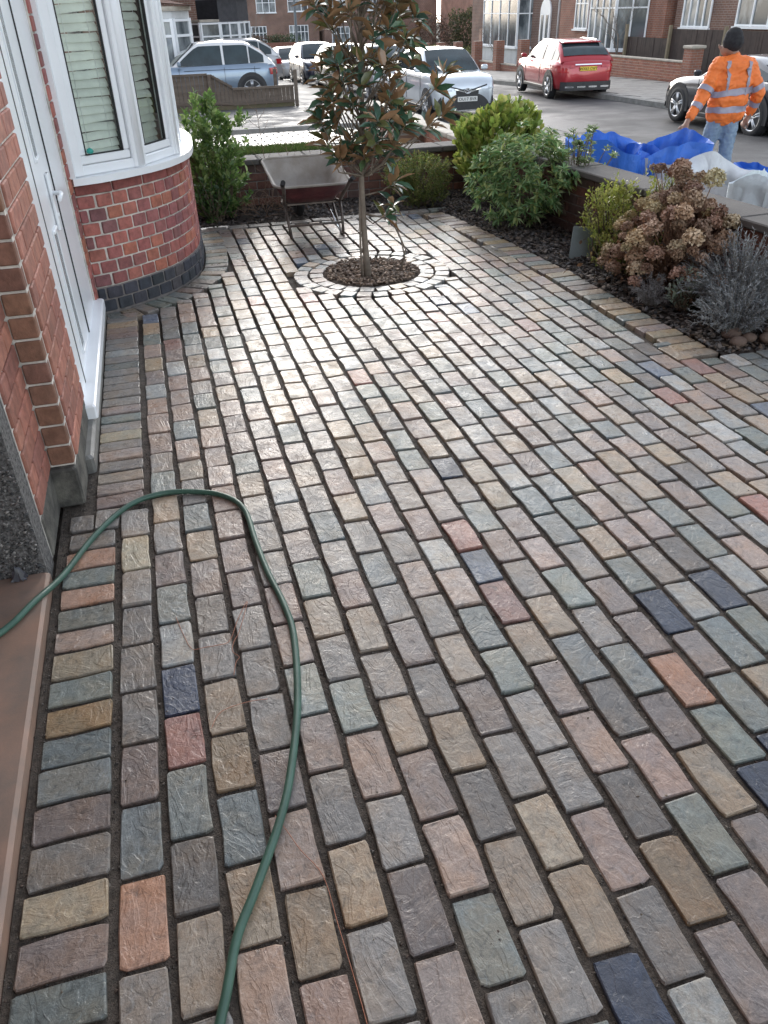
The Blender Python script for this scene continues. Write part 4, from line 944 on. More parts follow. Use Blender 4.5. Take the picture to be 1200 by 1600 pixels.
mb = MB(); mb.tube([(1.36, 6.76, .235), (1.40, 6.62, .12), (1.44, 6.56, .02)], .009, 8); obj('leg_brace', mb, chrome, wb)
wh = obj('wheel', MB().lathe([(.07, -.02), (.115, -.022), (.118, 0), (.115, .022), (.07, .02), (.03, .03), (.03, -.03), (.07, -.02)], 20, Euler((0, R(90), 0)).to_matrix(), (1.235, 7.40, .175)), steel, wb)
obj('tyre', MB().lathe([(.11, -.03), (.145, -.036), (.168, -.02), (.172, 0), (.168, .02), (.145, .036), (.11, .03)], 24, Euler((0, R(90), 0)).to_matrix(), (1.235, 7.40, .175)), rubber, wh)

# ------------------------------------------------------------------ hose and line
def spline(pts, k=6):
    out = []; n = len(pts)
    for i in range(n - 1):
        p0, p1, p2, p3 = [np.array(pts[max(0, min(n - 1, j))]) for j in (i - 1, i, i + 1, i + 2)]
        for s in range(k):
            t = s / k; out.append(tuple(.5 * ((2 * p1) + (-p0 + p2) * t + (2 * p0 - 5 * p1 + 4 * p2 - p3) * t * t + (-p0 + 3 * p1 - 3 * p2 + p3) * t ** 3)))
    out.append(tuple(pts[-1])); return out
hp = [(-1.3, 1.62), (-.95, 1.80), (-.692, 1.98), (-.593, 2.119), (-.525, 2.287), (-.428, 2.513), (-.313, 2.68), (-.191, 2.735), (-.067, 2.715), (.053, 2.644), (.118, 2.52), (.131, 2.294), (.147, 2.094), (.171, 1.913), (.174, 1.757), (.138, 1.501), (.085, 1.293), (.035, 1.154), (-.043, 1.0), (-.098, .9), (-.13, .80), (-.16, .70), (-.18, .5), (-.15, .2)]
hp3 = [(x, y, .0112 if x > -.56 else .052) for x, y in hp]; hp3[4] = (hp3[4][0], hp3[4][1], .016)
hose = MB().tube(spline(hp3, 7), .0105, 12)
solo('garden_hose', hose, mat('green_hose', (.035, .085, .06), .42, .15, 12, rvar=.08, col2=(.055, .125, .09)), 'green garden hose looping across the paving on the left', 'hose')
lm_ = mat('orange_line', (.42, .17, .10), .6, .1, 10)
def line(pts, label): solo('string_line', MB().tube(spline([(x, y, .003) for x, y in pts], 5), .0009, 5), lm_, label, 'string')
line([(-.168, 1.97), (-.15, 1.88), (-.129, 1.807), (-.091, 1.802), (-.05, 1.80), (-.015, 1.81), (.02, 1.90), (.06, 1.98), (.02, 1.85), (-.004, 1.80), (-.012, 1.76), (.004, 1.73), (-.008, 1.71), (-.02, 1.66)], 'thin orange string looped on the setts left of the hose')
line([(-.101, 1.478), (-.07, 1.53), (.0, 1.545), (.06, 1.54)], 'short thin orange string end between the setts')
line([(.022, 1.167), (.045, 1.11), (.064, 1.06), (.1, .984), (.108, .864), (.116, .732), (.12, .6)], 'long thin orange string running down the joint right of the hose')
# ------------------------------------------------------------------ builder's bags
def fabric(name, col, rough=.45):
    return mat(name, col, rough, .12, 5, bump=.35, bscale=22, dist=.02)
def bag(name, label, cx, cy, z0, w_, d_, h, m, rz=0.0, crump=.07, seed=0, strap=None, pr=None, top=None):
    t = thing(name, label, 'builders bag', (cx, cy, z0), rz); mb = MB(); mb.smooth = True
    def fn(u, v):
        a = u * 2 * math.pi; c_, s_ = math.cos(a), math.sin(a); k = 1 / (abs(c_) ** 4 + abs(s_) ** 4) ** .25
        x, y = c_ * k * w_ / 2, s_ * k * d_ / 2; q = Vector((c_ * 1.6 + seed, s_ * 1.6, v * 1.8)); ridge = abs(noise.noise(Vector((c_ * 3.2 + seed, s_ * 3.2, v * 2.6)))) ** .8
        n1 = noise.noise(q); bul = 1 + .06 * math.sin(v * 3.1) + crump * 1.8 * n1 - crump * 1.1 * ridge
        H_ = h * (top(u) if top else 1) * (1 + .10 * noise.noise(Vector((c_ * 1.5 + seed, s_ * 1.5, 7))))
        cr_ = noise.noise(Vector((c_ * 2.1 + seed, s_ * 2.1 + v * 1.4, v * 3.5))) * .07 + noise.noise(Vector((c_ * 5 + seed, s_ * 5 - v * 2, v * 7))) * .022
        lip = max(0.0, (v - .80) / .20) ** 1.5 * max(0.0, noise.noise(Vector((c_ * 1.3 + seed, s_ * 1.3, 2))) + .25); x *= 1 + cr_ / w_ * 1.6 + lip * .55; y *= 1 + cr_ / d_ * 1.6 + lip * .55
        return (x * bul, y * bul, v * H_ - lip * .10 + .02 * noise.noise(Vector((c_ * 4 + seed, s_ * 4, 3))) * v)
    mb.grid(72, 22, fn); mb.grid(72, 8, lambda u, v: tuple(Vector(fn(u, 1)) * (1 - .03 * v) + Vector((0, 0, -.5 * h * v + .004))) if v else fn(u, 1))
    b = obj('fabric', mb, m, t, world=False)
    fl = MB(); fl.smooth = True; fl.grid(10, 10, lambda u, v: ((u - .5) * w_ * .9, (v - .5) * d_ * .9, h * .45 + .06 * noise.noise(Vector((u * 4, v * 4, seed))))); obj('contents', fl, soil, t, world=False)
    if strap:
        for u0 in strap:
            p0, p1 = Vector(fn(u0, .45)), Vector(fn(u0, .99)); o_ = Vector((p1.x, p1.y, 0)).normalized() * .014; tx = Vector((-o_.y, o_.x, 0)).normalized() * .022
            mb = MB(); 
            for pa, pb in ((p0, (p0 + p1) / 2), ((p0 + p1) / 2, p1)): mb.add([tuple(pa + o_ - tx), tuple(pa + o_ + tx), tuple(pb + o_ + tx), tuple(pb + o_ - tx)], [(0, 1, 2, 3)])
            mb.add([tuple(p1 + o_ - tx), tuple(p1 + o_ + tx), tuple(p1 - o_ * 3 + tx + Vector((0, 0, -.10))), tuple(p1 - o_ * 3 - tx + Vector((0, 0, -.10)))], [(0, 1, 2, 3)])
            obj('strap', mb, mat('strap_webbing', (.55, .56, .55), .7, .1, 20), b, world=False)
    if pr:
        u0, u1, v0, v1, pm = pr; mb = MB(); mb.smooth = True
        def f2(u, v):
            p = Vector(fn(u0 + (u1 - u0) * u, v0 + (v1 - v0) * v + (.06 * math.sin(u * 9) if v > .5 else 0))); o_ = Vector((p.x, p.y, 0)).normalized() * .006; return tuple(p + o_)
        mb.grid(24, 8, f2); obj('print', mb, pm, b, world=False)
    return t
bluef = fabric('blue_tarp', (.035, .155, .60), .5); whitef = fabric('white_woven', (.66, .68, .70), .55)
bag('rubble_bag', 'blue tarpaulin rubble bag slumped open beyond the coping', 4.90, 8.12, -.45, .72, .72, .79, bluef, .3, .10, 3, strap=(.80,), top=lambda u: 1 + .10 * math.cos((u - .35) * 6.283))
bag('rubble_bag', 'blue rubble bag with its rim held up by the man in orange', 5.42, 8.02, -.45, .66, .70, .76, bluef, -.15, .10, 11, strap=(.62,), top=lambda u: 1 + .10 * math.cos((u - .02) * 6.283))
bag('bulk_bag', 'white woven bulk bag with green print beside the blue bags', 5.55, 7.02, -.45, .80, .86, .60, whitef, .2, .08, 21, pr=(.5, .9, .45, .90, mat('green_print', (.03, .26, .11), .6)), top=lambda u: 1 + .12 * math.cos((u - .30) * 6.283))
bag('bulk_bag', 'pale woven bag with upright folds at the right edge above the coping', 5.30, 6.0, -.42, .60, .60, .70, fabric('pale_woven', (.58, .64, .66), .55), .5, .12, 33, strap=(.55, .66, .74))
bag('rubble_bag', 'small crumpled blue bag lying behind the white bag near the kerb', 6.35, 7.65, -.45, .34, .40, .52, bluef, .6, .16, 41)

# ------------------------------------------------------------------ man in the orange jacket
def blob(name, caps, vox, m, parent, smooth=3, disp=0.0, dsc=9.0, dseed=0):
    """one continuous skin: tapered capsules unioned by a voxel remesh"""
    mb = MB()
    for a, b, ra, rb in caps:
        a, b = Vector(a), Vector(b); n = max(2, int((b - a).length / max(.012, min(ra, rb) * .5)) + 1)
        for i in range(n + 1):
            f = i / n; p = a.lerp(b, f); r = ra + (rb - ra) * f; rx_, ry_ = (r if not isinstance(r, tuple) else r)[0:2] if isinstance(r, tuple) else (r, r)
            mb.lathe([(max(1e-4, r * math.sin(t * math.pi / 6)), r * -math.cos(t * math.pi / 6)) for t in range(7)], 10, c=p)
    me = mb.mesh(name, m); tmp = bpy.data.objects.new('tmp', me); COL.objects.link(tmp)
    rm = tmp.modifiers.new('r', 'REMESH'); rm.mode = 'VOXEL'; rm.voxel_size = vox; rm.use_smooth_shade = True
    sm = tmp.modifiers.new('s', 'SMOOTH'); sm.iterations = smooth; sm.factor = .6
    dg = bpy.context.evaluated_depsgraph_get(); me2 = bpy.data.meshes.new_from_object(tmp.evaluated_get(dg)); bpy.data.objects.remove(tmp)
    if disp:
        for v in me2.vertices:
            q = v.co * dsc; q.z *= 1.5; k = noise.noise(q + Vector((dseed, 0, 0))); k2 = abs(noise.noise(q * 1.7 + Vector((dseed, 3, 0)))); v.co += v.normal * (disp * k - disp * 1.3 * (1 - k2 * 2 if k2 < .2 else 0) * .5)
    me2.materials.clear(); me2.materials.append(m); me2.polygons.foreach_set('use_smooth', [True] * len(me2.polygons)); me2.name = name
    return link(bpy.data.objects.new(name, me2), parent)
PX, PY, PZ = 6.42, 8.45, -.47
man = thing('person', 'man in orange reflective jacket, dark beanie and jeans, back turned, holding the blue bag rim', 'person', (PX, PY, PZ), rz=R(-6))
skin = mat('skin', (.30, .17, .12), .5, .12, 8)
# local axes: x right in the picture, y away from the camera; the man faces away and looks left
SHL, SHR = (-.185, .0, 1.43), (.195, .02, 1.42); ELL, WRL = (-.34, -.05, 1.15), (-.52, -.14, .90); ELR, WRR = (.345, -.05, 1.15), (.335, .04, .90)
HIP = (0, 0, .93); KL, KR = (-.10, .10, .50), (.10, -.02, .50); AL, AR = (-.12, .10, .10), (.13, -.10, .10); HD = (-.055, .03, 1.66)
hand = []
def fingers(wr, dirv, side, curl):
    d = Vector(dirv).normalized(); s = Vector(side).normalized(); n = d.cross(s); w_ = Vector(wr); pl = w_ + d * .095
    out = [(w_, w_ + d * .04, .030, .034), (w_ + d * .03 - s * .018, pl - s * .026, .022, .020), (w_ + d * .03 + s * .018, pl + s * .026, .022, .020), (w_ + d * .03, pl, .024, .022)]
    for k, (o, l) in enumerate(((-.033, .062), (-.011, .074), (.011, .070), (.032, .054))):
        b = pl + s * o - d * .008; m1 = b + (d * math.cos(curl) + n * math.sin(curl)) * l * .5; e = m1 + (d * math.cos(curl * 2.3) + n * math.sin(curl * 2.3)) * l * .5
        out += [(b, m1, .0105, .0098), (m1, e, .0098, .0085)]
    tb_ = w_ + d * .03 - s * .03; t1 = tb_ + (d * .6 - s * .6 + n * .4).normalized() * .04; t2 = t1 + (d * .8 + n * .6).normalized() * .035
    return out + [(tb_, t1, .015, .012), (t1, t2, .012, .010)]
caps = [(HD, (HD[0] - .004, HD[1] + .01, 1.60), .094, .088), ((HD[0] - .03, HD[1] + .04, 1.575), (HD[0] - .01, HD[1] + .02, 1.62), .058, .075), ((HD[0] - .078, HD[1] + .07, 1.60), (HD[0] - .05, HD[1] + .05, 1.56), .022, .035),
        ((HD[0] - .102, HD[1] + .085, 1.625), (HD[0] - .095, HD[1] + .08, 1.605), .010, .013), ((HD[0] - .03, HD[1] - .075, 1.61), (HD[0] - .03, HD[1] - .078, 1.645), .014, .018), ((-.03, .01, 1.55), (0, 0, 1.42), .058, .066),
        ((0, 0, 1.34), (0, 0, 1.10), .105, .11), ((-.09, 0, 1.36), (.09, 0, 1.36), .075, .075), ((0, 0, 1.10), HIP, .105, .105), (SHL, ELL, .052, .042), (ELL, WRL, .042, .029), (SHR, ELR, .052, .042), (ELR, WRR, .042, .029),
        ((-.09, 0, .92), KL, .088, .060), (KL, AL, .058, .040), ((.09, 0, .92), KR, .088, .060), (KR, AR, .058, .040), (AL, (-.14, .22, .05), .045, .035), (AR, (.15, .03, .05), .045, .035)]
caps += fingers(WRL, (-.35, -.2, -.9), (.3, -.95, .1), -.9) + fingers(WRR, (-.30, .35, -.85), (.2, .9, .2), .7)
blob('body', caps, .0085, skin, man, 2)
jean = mat('faded_denim', (.17, .24, .32), .85, .25, 12, bump=.5, bscale=90, dist=.004, col2=(.27, .35, .43))
tro = [((-.05, 0, .98), (.05, 0, .98), .135, .135), ((-.085, 0, .92), KL, .108, .082), (KL, (-.12, .10, .14), .080, .068), ((.085, 0, .92), KR, .108, .082), (KR, (.13, -.10, .14), .080, .068)]
blob('jeans', tro, .014, jean, man, 3, .012, 13, 4)
boot = mat('work_boot', (.10, .07, .045), .7, .2, 12)
for A_, T_ in ((AL, (-.14, .24, .05)), (AR, (.15, .05, .05))): blob('boot', [(A_, (A_[0], A_[1], .17), .062, .06), ((A_[0], A_[1] - .03, .05), T_, .052, .048)], .012, boot, man, 2)
oj = mat('orange_hi_vis', (.86, .20, .035), .6, .06, 6, bump=.35, bscale=16, dist=.02)
jc = [((-.11, 0, 1.40), (.12, 0, 1.40), .130, .130), ((-.08, 0, 1.26), (.09, 0, 1.26), .155, .155), ((-.075, -.01, 1.10), (.085, -.01, 1.10), .158, .158), ((-.07, 0, .97), (.08, 0, .97), .152, .152),
      ((-.02, .01, 1.50), (-.01, .01, 1.43), .085, .105), (SHL, ELL, .095, .078), (ELL, (-.485, -.125, .955), .078, .056), (SHR, ELR, .095, .078), (ELR, (.337, .03, .955), .078, .056)]
jk = blob('jacket', jc, .013, oj, man, 3, .014, 8, 1)
refl = mat('reflective_tape', (.30, .28, .34), .35, .08, 20, spec=.6)
def band(z, y_s=.0, hw=.028, rx=.245, ry=.166, tilt=0.0, cx=.0, cy=-.005):
    mb = MB(); mb.smooth = True
    def fn(u, v):
        a = u * 6.2832; c_, s_ = math.cos(a), math.sin(a); k = 1 / (abs(c_) ** 2.6 + abs(s_) ** 2.6) ** (1 / 2.6); wob = 1 + .012 * noise.noise(Vector((c_ * 3, s_ * 3, z)))
        return (cx + c_ * k * rx * wob, cy + s_ * k * ry * wob, z + (v - .5) * 2 * hw + tilt * c_ + .008 * noise.noise(Vector((c_ * 2, s_ * 2, z * 5))))
    mb.grid(48, 2, fn); return mb
def project_band(mbs, name):
    """push the tape onto the jacket surface"""
    from mathutils.bvhtree import BVHTree
    me = jk.data; bv = BVHTree.FromPolygons([v.co.copy() for v in me.vertices], [tuple(p.vertices) for p in me.polygons])
    nv = []
    for p in mbs.v:
        q, n, i, d = bv.find_nearest(Vector(p)); nv.append(tuple(q + n * .007))
    mbs.v = nv; obj(name, mbs, refl, jk, world=False)
project_band(band(1.18, tilt=.022), 'reflective_band'); project_band(band(1.005, tilt=.012), 'reflective_band')
for sx, z1 in ((-1, 1.48), (1, 1.48)):
    mb = MB(); mb.smooth = True; mb.grid(16, 2, lambda u, v: (sx * .135 + (v - .5) * .05 + .01, -.20 * min(1, (1 - u) * 2 + .5) + .0, 1.18 + u * (z1 - 1.18))); project_band(mb, 'reflective_strap')
def sleeve(a, b, f, r):
    a, b = Vector(a), Vector(b); c = a.lerp(b, f); d = (b - a).normalized(); u = d.cross(Vector((0, 1, 0))).normalized(); w_ = d.cross(u); mb = MB(); mb.smooth = True
    mb.grid(24, 2, lambda p, v: tuple(c + d * (v - .5) * .055 + (u * math.cos(p * 6.2832) + w_ * math.sin(p * 6.2832)) * r)); return mb
project_band(sleeve(SHL, ELL, .80, .085), 'sleeve_band'); project_band(sleeve(ELL, WRL, .42, .07), 'sleeve_band'); project_band(sleeve(SHR, ELR, .80, .085), 'sleeve_band'); project_band(sleeve(ELR, WRR, .42, .07), 'sleeve_band')
bm_ = mat('knitted_beanie', (.025, .024, .026), .95, .3, 40, bump=.6, bscale=120, dist=.004)
blob('beanie', [((HD[0], HD[1] - .01, 1.70), (HD[0] + .005, HD[1] - .012, 1.665), .100, .108), ((HD[0] + .01, HD[1] - .03, 1.655), (HD[0] + .0, HD[1] - .005, 1.66), .100, .108)], .011, bm_, man, 2)

# ------------------------------------------------------------------ cars
def text_mesh(s, size, m, ext=.002):
    c = bpy.data.curves.new('t', 'FONT'); c.body = s; c.size = size; c.extrude = ext; c.align_x = 'CENTER'; c.align_y = 'CENTER'; c.space_character = 1.06
    o = bpy.data.objects.new('t', c); COL.objects.link(o); dg = bpy.context.evaluated_depsgraph_get(); me = bpy.data.meshes.new_from_object(o.evaluated_get(dg)); bpy.data.objects.remove(o); me.materials.clear(); me.materials.append(m); return me
plw = mat('white_plate', (.75, .75, .72), .4, .03, 5); ply = mat('yellow_plate', (.75, .55, .05), .4, .03, 5); blk = mat('plate_letters', (.01, .01, .01), .5, .02, 5)
lampm = mat('lamp_glass', (.55, .60, .64), .08, .3, 14, spec=.9, coat=.8); tail = mat('tail_lamp', (.45, .02, .025), .15, .2, 12, coat=.8)
def paint(name, c, metal=.35): return mat(name, c, .30, .04, 4, metal=metal, coat=1.0, spec=.5)
def car(label, loc, rz, L, W, H, pm, kind='hatch', roofm=None, front=None, rear=None, glass=car_glass, wheel_r=.32, spokes=5, group=None, belt=None, name='parked_car', lod=0):
    t = thing(name, label, 'car' if kind != 'van' else 'van', loc, rz, group=group); w_ = W / 2; h2 = L / 2
    K_ = {'hatch': dict(x1=.50, x2=.10, x3=-.62, x4=-.90, nose=.62, cowl=.66, tailz=.68, ht=.97), 'suv': dict(x1=.50, x2=.12, x3=-.60, x4=-.94, nose=.58, cowl=.66, tailz=.66, ht=.98),
          'coupe': dict(x1=.40, x2=.02, x3=-.42, x4=-.80, nose=.56, cowl=.69, tailz=.72, ht=.96), 'van': dict(x1=.62, x2=.36, x3=-.86, x4=-.96, nose=.50, cowl=.58, tailz=.55, ht=.98)}[kind]
    zb = .20 if kind != 'suv' else .26; cz = (belt or K_['cowl'] * H) ; nz = K_['nose'] * H; tz = K_['tailz'] * H if not belt else belt + .04
    def ztop(x):   # x in -1..1
        return float(np.interp(x, [-1, -.97, -.90, K_['x4'] + .02, K_['x1'], .72, .90, .97, 1], [tz * .80, tz * .95, tz, tz, cz, (cz * .55 + nz * .45) + .02, nz, nz * .90, nz * .74]))
    def hw(x): return w_ * float(np.interp(abs(x), [0, .55, .80, .92, .98, 1], [1, .995, .965, .90, .80, .70]))
    xs = [-1, -.985, -.95, -.88, -.78, -.66, -.55, -.35, -.15, .05, .25, .45, .55, .66, .76, .86, .93, .975, 1]
    mb = MB(); mb.smooth = True; rings = []
    for x in xs:
        zt, y = ztop(x), hw(x); e = .04 if abs(x) > .96 else 0; b_ = zb + (.05 if abs(x) > .9 else 0)
        half = [(0, b_), (y * .80, b_), (y * .95, b_ + .05), (y * .995, b_ + .18), (y, zb + (zt - zb) * .52), (y * .992, zb + (zt - zb) * .72), (y * .965, zt - .035), (y * .90, zt), (y * .55, zt + .018), (0, zt + .028)]
        ring = [(x * h2, -p[0], p[1]) for p in half] + [(x * h2, p[0], p[1]) for p in half[-2:0:-1]]
        rings.append(ring)
    n = len(rings[0]); 
    for r_ in rings: mb.v += r_
    for l in range(len(rings) - 1):
        for i in range(n): mb.face((l * n + i, l * n + (i + 1) % n, (l + 1) * n + (i + 1) % n, (l + 1) * n + i))
    mb.face(list(range(n))[::-1]); mb.face([(len(rings) - 1) * n + i for i in range(n)])
    body = obj('body', mb, pm, t, world=False)
    # cabin
    X1, X2, X3, X4 = (K_[k] * h2 for k in ('x1', 'x2', 'x3', 'x4')); wb_, wt = w_ * .90, w_ * .70; RT = H * K_['ht']
    def yz(z): return wb_ + (wt - wb_) * max(0, min(1, (z - cz) / (H - cz))) ** 1.15
    cx = [X4, X4 + .06 * (X3 - X4), X4 + .5 * (X3 - X4), X3 - .04, X3 + .10, (X3 + X2) / 2, X2 - .12, X2 + .04, X2 + .5 * (X1 - X2), X1]
    czs = [tz - .02, tz + .05, (tz + RT) / 2 + .04, RT - .045, RT, H, H - .015, H * .965, (H * .965 + cz) / 2 + .03, cz - .01]
    mb = MB(); mb.smooth = True; rings = []
    for x, z in zip(cx, czs):
        zl = min(z, (cz if x > 0 else tz)) - .06
        ys = yz(z - .03); half = [(yz(cz) + .004, zl), (yz(z - .10) if z - .10 > cz else yz(cz), max(zl + .01, z - .10)), (ys, max(zl + .02, z - .035)), (ys * .90, z - .006), (ys * .5, z + .012), (0, z + .018)]
        rings.append([(x, -p[0], p[1]) for p in half] + [(x, p[0], p[1]) for p in half[-2::-1]])
    n = len(rings[0])
    for r_ in rings: mb.v += r_
    for l in range(len(rings) - 1):
        for i in range(n - 1): mb.face((l * n + i, l * n + i + 1, (l + 1) * n + i + 1, (l + 1) * n + i))
    cab = obj('cabin', mb, roofm or pm, t, world=False)
    def cabz(x): return float(np.interp(x, cx, czs))
    # windscreen, rear window
    def screen(xa, xb, nm, lo, hi):
        mb = MB(); mb.smooth = True
        def fn(u, v):
            x = xa + (xb - xa) * (lo + (hi - lo) * v); z = cabz(x); y = (u - .5) * 2 * yz(z - .03) * .90; return (x + (.014 if xa > 0 else -.014), y, z + .018 * (1 - (2 * u - 1) ** 2) + .014 - (.0))
        mb.grid(8, 8, fn); return obj(nm, mb, glass, t, world=False)
    screen(X1, X2 + .02, 'windscreen', .06, .97)
    screen(X4, X3 - .02, 'rear_window', .16 if kind != 'coupe' else .05, .90)
    # side windows
    for sy in (-1, 1):
        zt_ = lambda x: min(cabz(x) - .075, H - .10)
        fr_, bk = X1 - .14 * (X1 - X2) * 2, X4 + .40 * (X3 - X4); mid = (X1 + X4) * .5 - .02
        segs = [(mid + .035, fr_), (bk if kind == 'coupe' else mid - .62 * (mid - bk), mid - .035)] + ([] if kind == 'coupe' else [(bk, mid - .62 * (mid - bk) - .04)])
        for a, b in segs:
            mb = MB(); mb.smooth = True; zb2 = lambda x: cz + .015 + (tz - cz) * max(0, (-x) / h2) * .8
            def fn(u, v, a=a, b=b):
                x = a + (b - a) * u; z0_, z1_ = zb2(x), max(zb2(x) + .01, zt_(x)); z = z0_ + (z1_ - z0_) * v; return (x, sy * (yz(z) + .010), z)
            mb.grid(8, 3, fn); obj('side_window', mb, glass, t, world=False)
        if True:
            mb = MB(); mb.bbox((X1 - .22, sy * (w_ + .07), cz + .08), (.11, .17, .12), .03); obj('door_mirror', mb, pm if kind != 'suv' else pm, t, world=False)
        sl = MB()
        for x in (mid + .0, fr_ + .02, bk + .3): sl.box((x, sy * (w_ * .998), (zb + cz) / 2 + .06), (.008, .012, (cz - zb) * .72))
        sl.box(((fr_ + bk) / 2, sy * (w_ * .985), cz * .90), ((fr_ - bk) * .9, .018, .008)); obj('door_gap', sl, blackp, body, world=False)
        sk = MB(); sk.bbox((0, sy * (w_ - .02), zb + .045), (L * .42, .06, .09), .015); obj('sill_trim', sk, blackp if kind != 'van' else pm, t, world=False)
        for xw in (L * .315, -L * .30):
            arch = MB(); arch.smooth = False; r0, r1 = wheel_r + .035, wheel_r + .085
            pts = [(xw + r1 * math.cos(a), wheel_r + r1 * math.sin(a)) for a in np.linspace(-.25, math.pi + .25, 18)]
            arch.prism(pts, -.005, .012, Matrix(((1, 0, 0), (0, 0, sy), (0, 1, 0))), (0, sy * (hw(xw / h2) + .002), 0)); obj('wheel_arch', arch, blackp, body, world=False)
            Mx = Matrix(((1, 0, 0), (0, 0, sy), (0, 1, 0))); c = (xw, sy * (hw(xw / h2) - .075), wheel_r)
            wo = obj('wheel', MB().lathe([(wheel_r * .66, .085), (wheel_r * .70, .095), (wheel_r * .93, .098), (wheel_r, .07), (wheel_r, -.09), (wheel_r * .6, -.10)], 28, Mx, c), rubber, t, world=False)
            rim = MB(); rim.lathe([(wheel_r * .70, .096), (wheel_r * .66, .098), (wheel_r * .62, .07), (wheel_r * .60, .02)], 28, Mx, c)
            for k in range(spokes):
                a = k / spokes * 6.2832 + .3
                for da in (-.11, .11):
                    p0, p1 = Vector((wheel_r * .10 * math.cos(a + da * 4), wheel_r * .10 * math.sin(a + da * 4), .082)), Vector((wheel_r * .64 * math.cos(a + da), wheel_r * .64 * math.sin(a + da), .090))
                    q0, q1 = Mx @ p0 + Vector(c), Mx @ p1 + Vector(c); rim.tube([q0, q1], [wheel_r * .055, wheel_r * .06], 5)
            rim.lathe([(.0001, .095), (wheel_r * .14, .092), (wheel_r * .16, .07)], 12, Mx, c); obj('rim', rim, alloy, wo, world=False)
            dk = MB(); dk.lathe([(.0001, .035), (wheel_r * .64, .035)], 16, Mx, c); obj('brake_disc', dk, blackp, wo, world=False)
    def noseX(y, z): return h2 * float(np.interp(abs(y) / w_, [0, .45, .70, .80, .90, 1.0], [1.0, 1.0, .998, .978, .925, .80])) - .0 
    def panel(nm, yz_pts, m, off=.012, back=False, par=None, sub=False):
        """flat piece laid on the curved nose or tail, given as a strip of (y, zlow, zhigh)"""
        mb = MB(); mb.smooth = True; s_ = -1 if back else 1; vs = []
        for y, a, b in yz_pts:
            for z in (a, (a + b) / 2, b):
                lean = max(0, z - nz * .74) * .55 if not back else max(0, z - tz * .80) * .30
                vs.append((s_ * (noseX(y, z) - lean + off), y, z))
        fs = []
        for i in range(len(yz_pts) - 1):
            for j in range(2): fs.append((i * 3 + j, i * 3 + j + 1, i * 3 + j + 4, i * 3 + j + 3))
        mb.add(vs, fs); return obj(nm, mb, m, par or t, world=False)
    panel('lower_grille', [(y, zb + .05, zb + .05 + .10) for y in np.linspace(-w_ * .8, w_ * .8, 9)], blackp)
    panel('grille', [(y, nz * .62, nz * .74) for y in np.linspace(-w_ * .35, w_ * .35, 7)], blackp)
    for s_ in (-1, 1):
        panel('headlight', [(s_ * w_ * y, nz * (.70 + .10 * (y - .5)), nz * (.86 + .12 * (y - .5))) for y in (.48, .58, .68, .78, .86, .93)], lampm, .010)
        panel('tail_light', [(s_ * w_ * y, tz * .70, tz * .86) for y in (.66, .74, .82, .88, .94)], tail, .012, True)
    if front: front(t, body, panel, w_, h2, nz, zb)
    if rear: rear(t, body, panel, w_, h2, tz, zb)
    return t
def plate(t, x, y, z, m, s=None, back=False, w_=.52, h=.11, lean=0.0):
    mb = MB(); mb.bbox((x, y, z), (.02, w_, h), .004); p = obj('number_plate', mb, m, t, world=False)
    if s:
        me = text_mesh(s, .098, blk); o = bpy.data.objects.new('lettering', me); link(o, p); sg = -1 if back else 1
        o.location = (x + sg * .012, y, z - .002); o.rotation_euler = (R(90), 0, R(90) * sg)
def yaris_front(t, body, panel, w_, h2, nz, zb):
    ys = np.linspace(-w_ * .74, w_ * .74, 17)
    panel('main_grille', [(y, .24, .24 + .36 * max(.02, (1 - abs(y / (w_ * .76)) ** 3.2)) ** .8) for y in ys], blackp, .020)
    panel('chin_strip', [(y, .205, .232) for y in np.linspace(-w_ * .66, w_ * .66, 9)], chrome, .028)
    panel('grille_wing', [(y, .66 + .20 * abs(y / w_) - .030, .66 + .20 * abs(y / w_)) for y in np.linspace(-w_ * .62, w_ * .62, 15)], blackp, .022)
    panel('chrome_wing', [(y, .615 + .20 * abs(y / w_) - .014, .615 + .20 * abs(y / w_) + .012) for y in np.linspace(-w_ * .40, w_ * .40, 11)], chrome, .026)
    for s_ in (-1, 1):
        panel('fog_recess', [(s_ * w_ * y, .28, .28 + q) for y, q in ((.80, .26), (.85, .20), (.90, .13), (.945, .05))], blackp, .022)
        mb = MB(); mb.lathe([(.0001, .02), (.05, .015), (.055, 0)], 14, Matrix(((0, 0, 1), (1, 0, 0), (0, 1, 0))), (h2 * .93, s_ * w_ * .86, .34)); obj('fog_light', mb, lampm, t, world=False)
    em = MB(); Mx = Matrix(((0, 0, 1), (1, 0, 0), (0, 1, 0))); cx_ = h2 + .035
    for a, b, dz in ((.085, .060, 0), (.030, .056, 0), (.060, .022, .030)): em.tube([(cx_, a * math.cos(k), .655 + dz + b * math.sin(k)) for k in np.linspace(0, 6.2832, 20, endpoint=False)], .008, 6, closed=True)
    obj('emblem', em, chrome, t, world=False); plate(t, h2 + .035, 0, .475, plw, 'OU17 BVR')
silver = paint('silver_blue_paint', (.62, .67, .72), .4)
def zc_(x, y): return zr(y) - .12
car('silver blue hatchback parked at the near kerb, front grille and white number plate towards us', (7.85, 22.3, zc_(0, 22)), R(-90), 3.95, 1.70, 1.51, silver, 'hatch', front=yaris_front, wheel_r=.31)
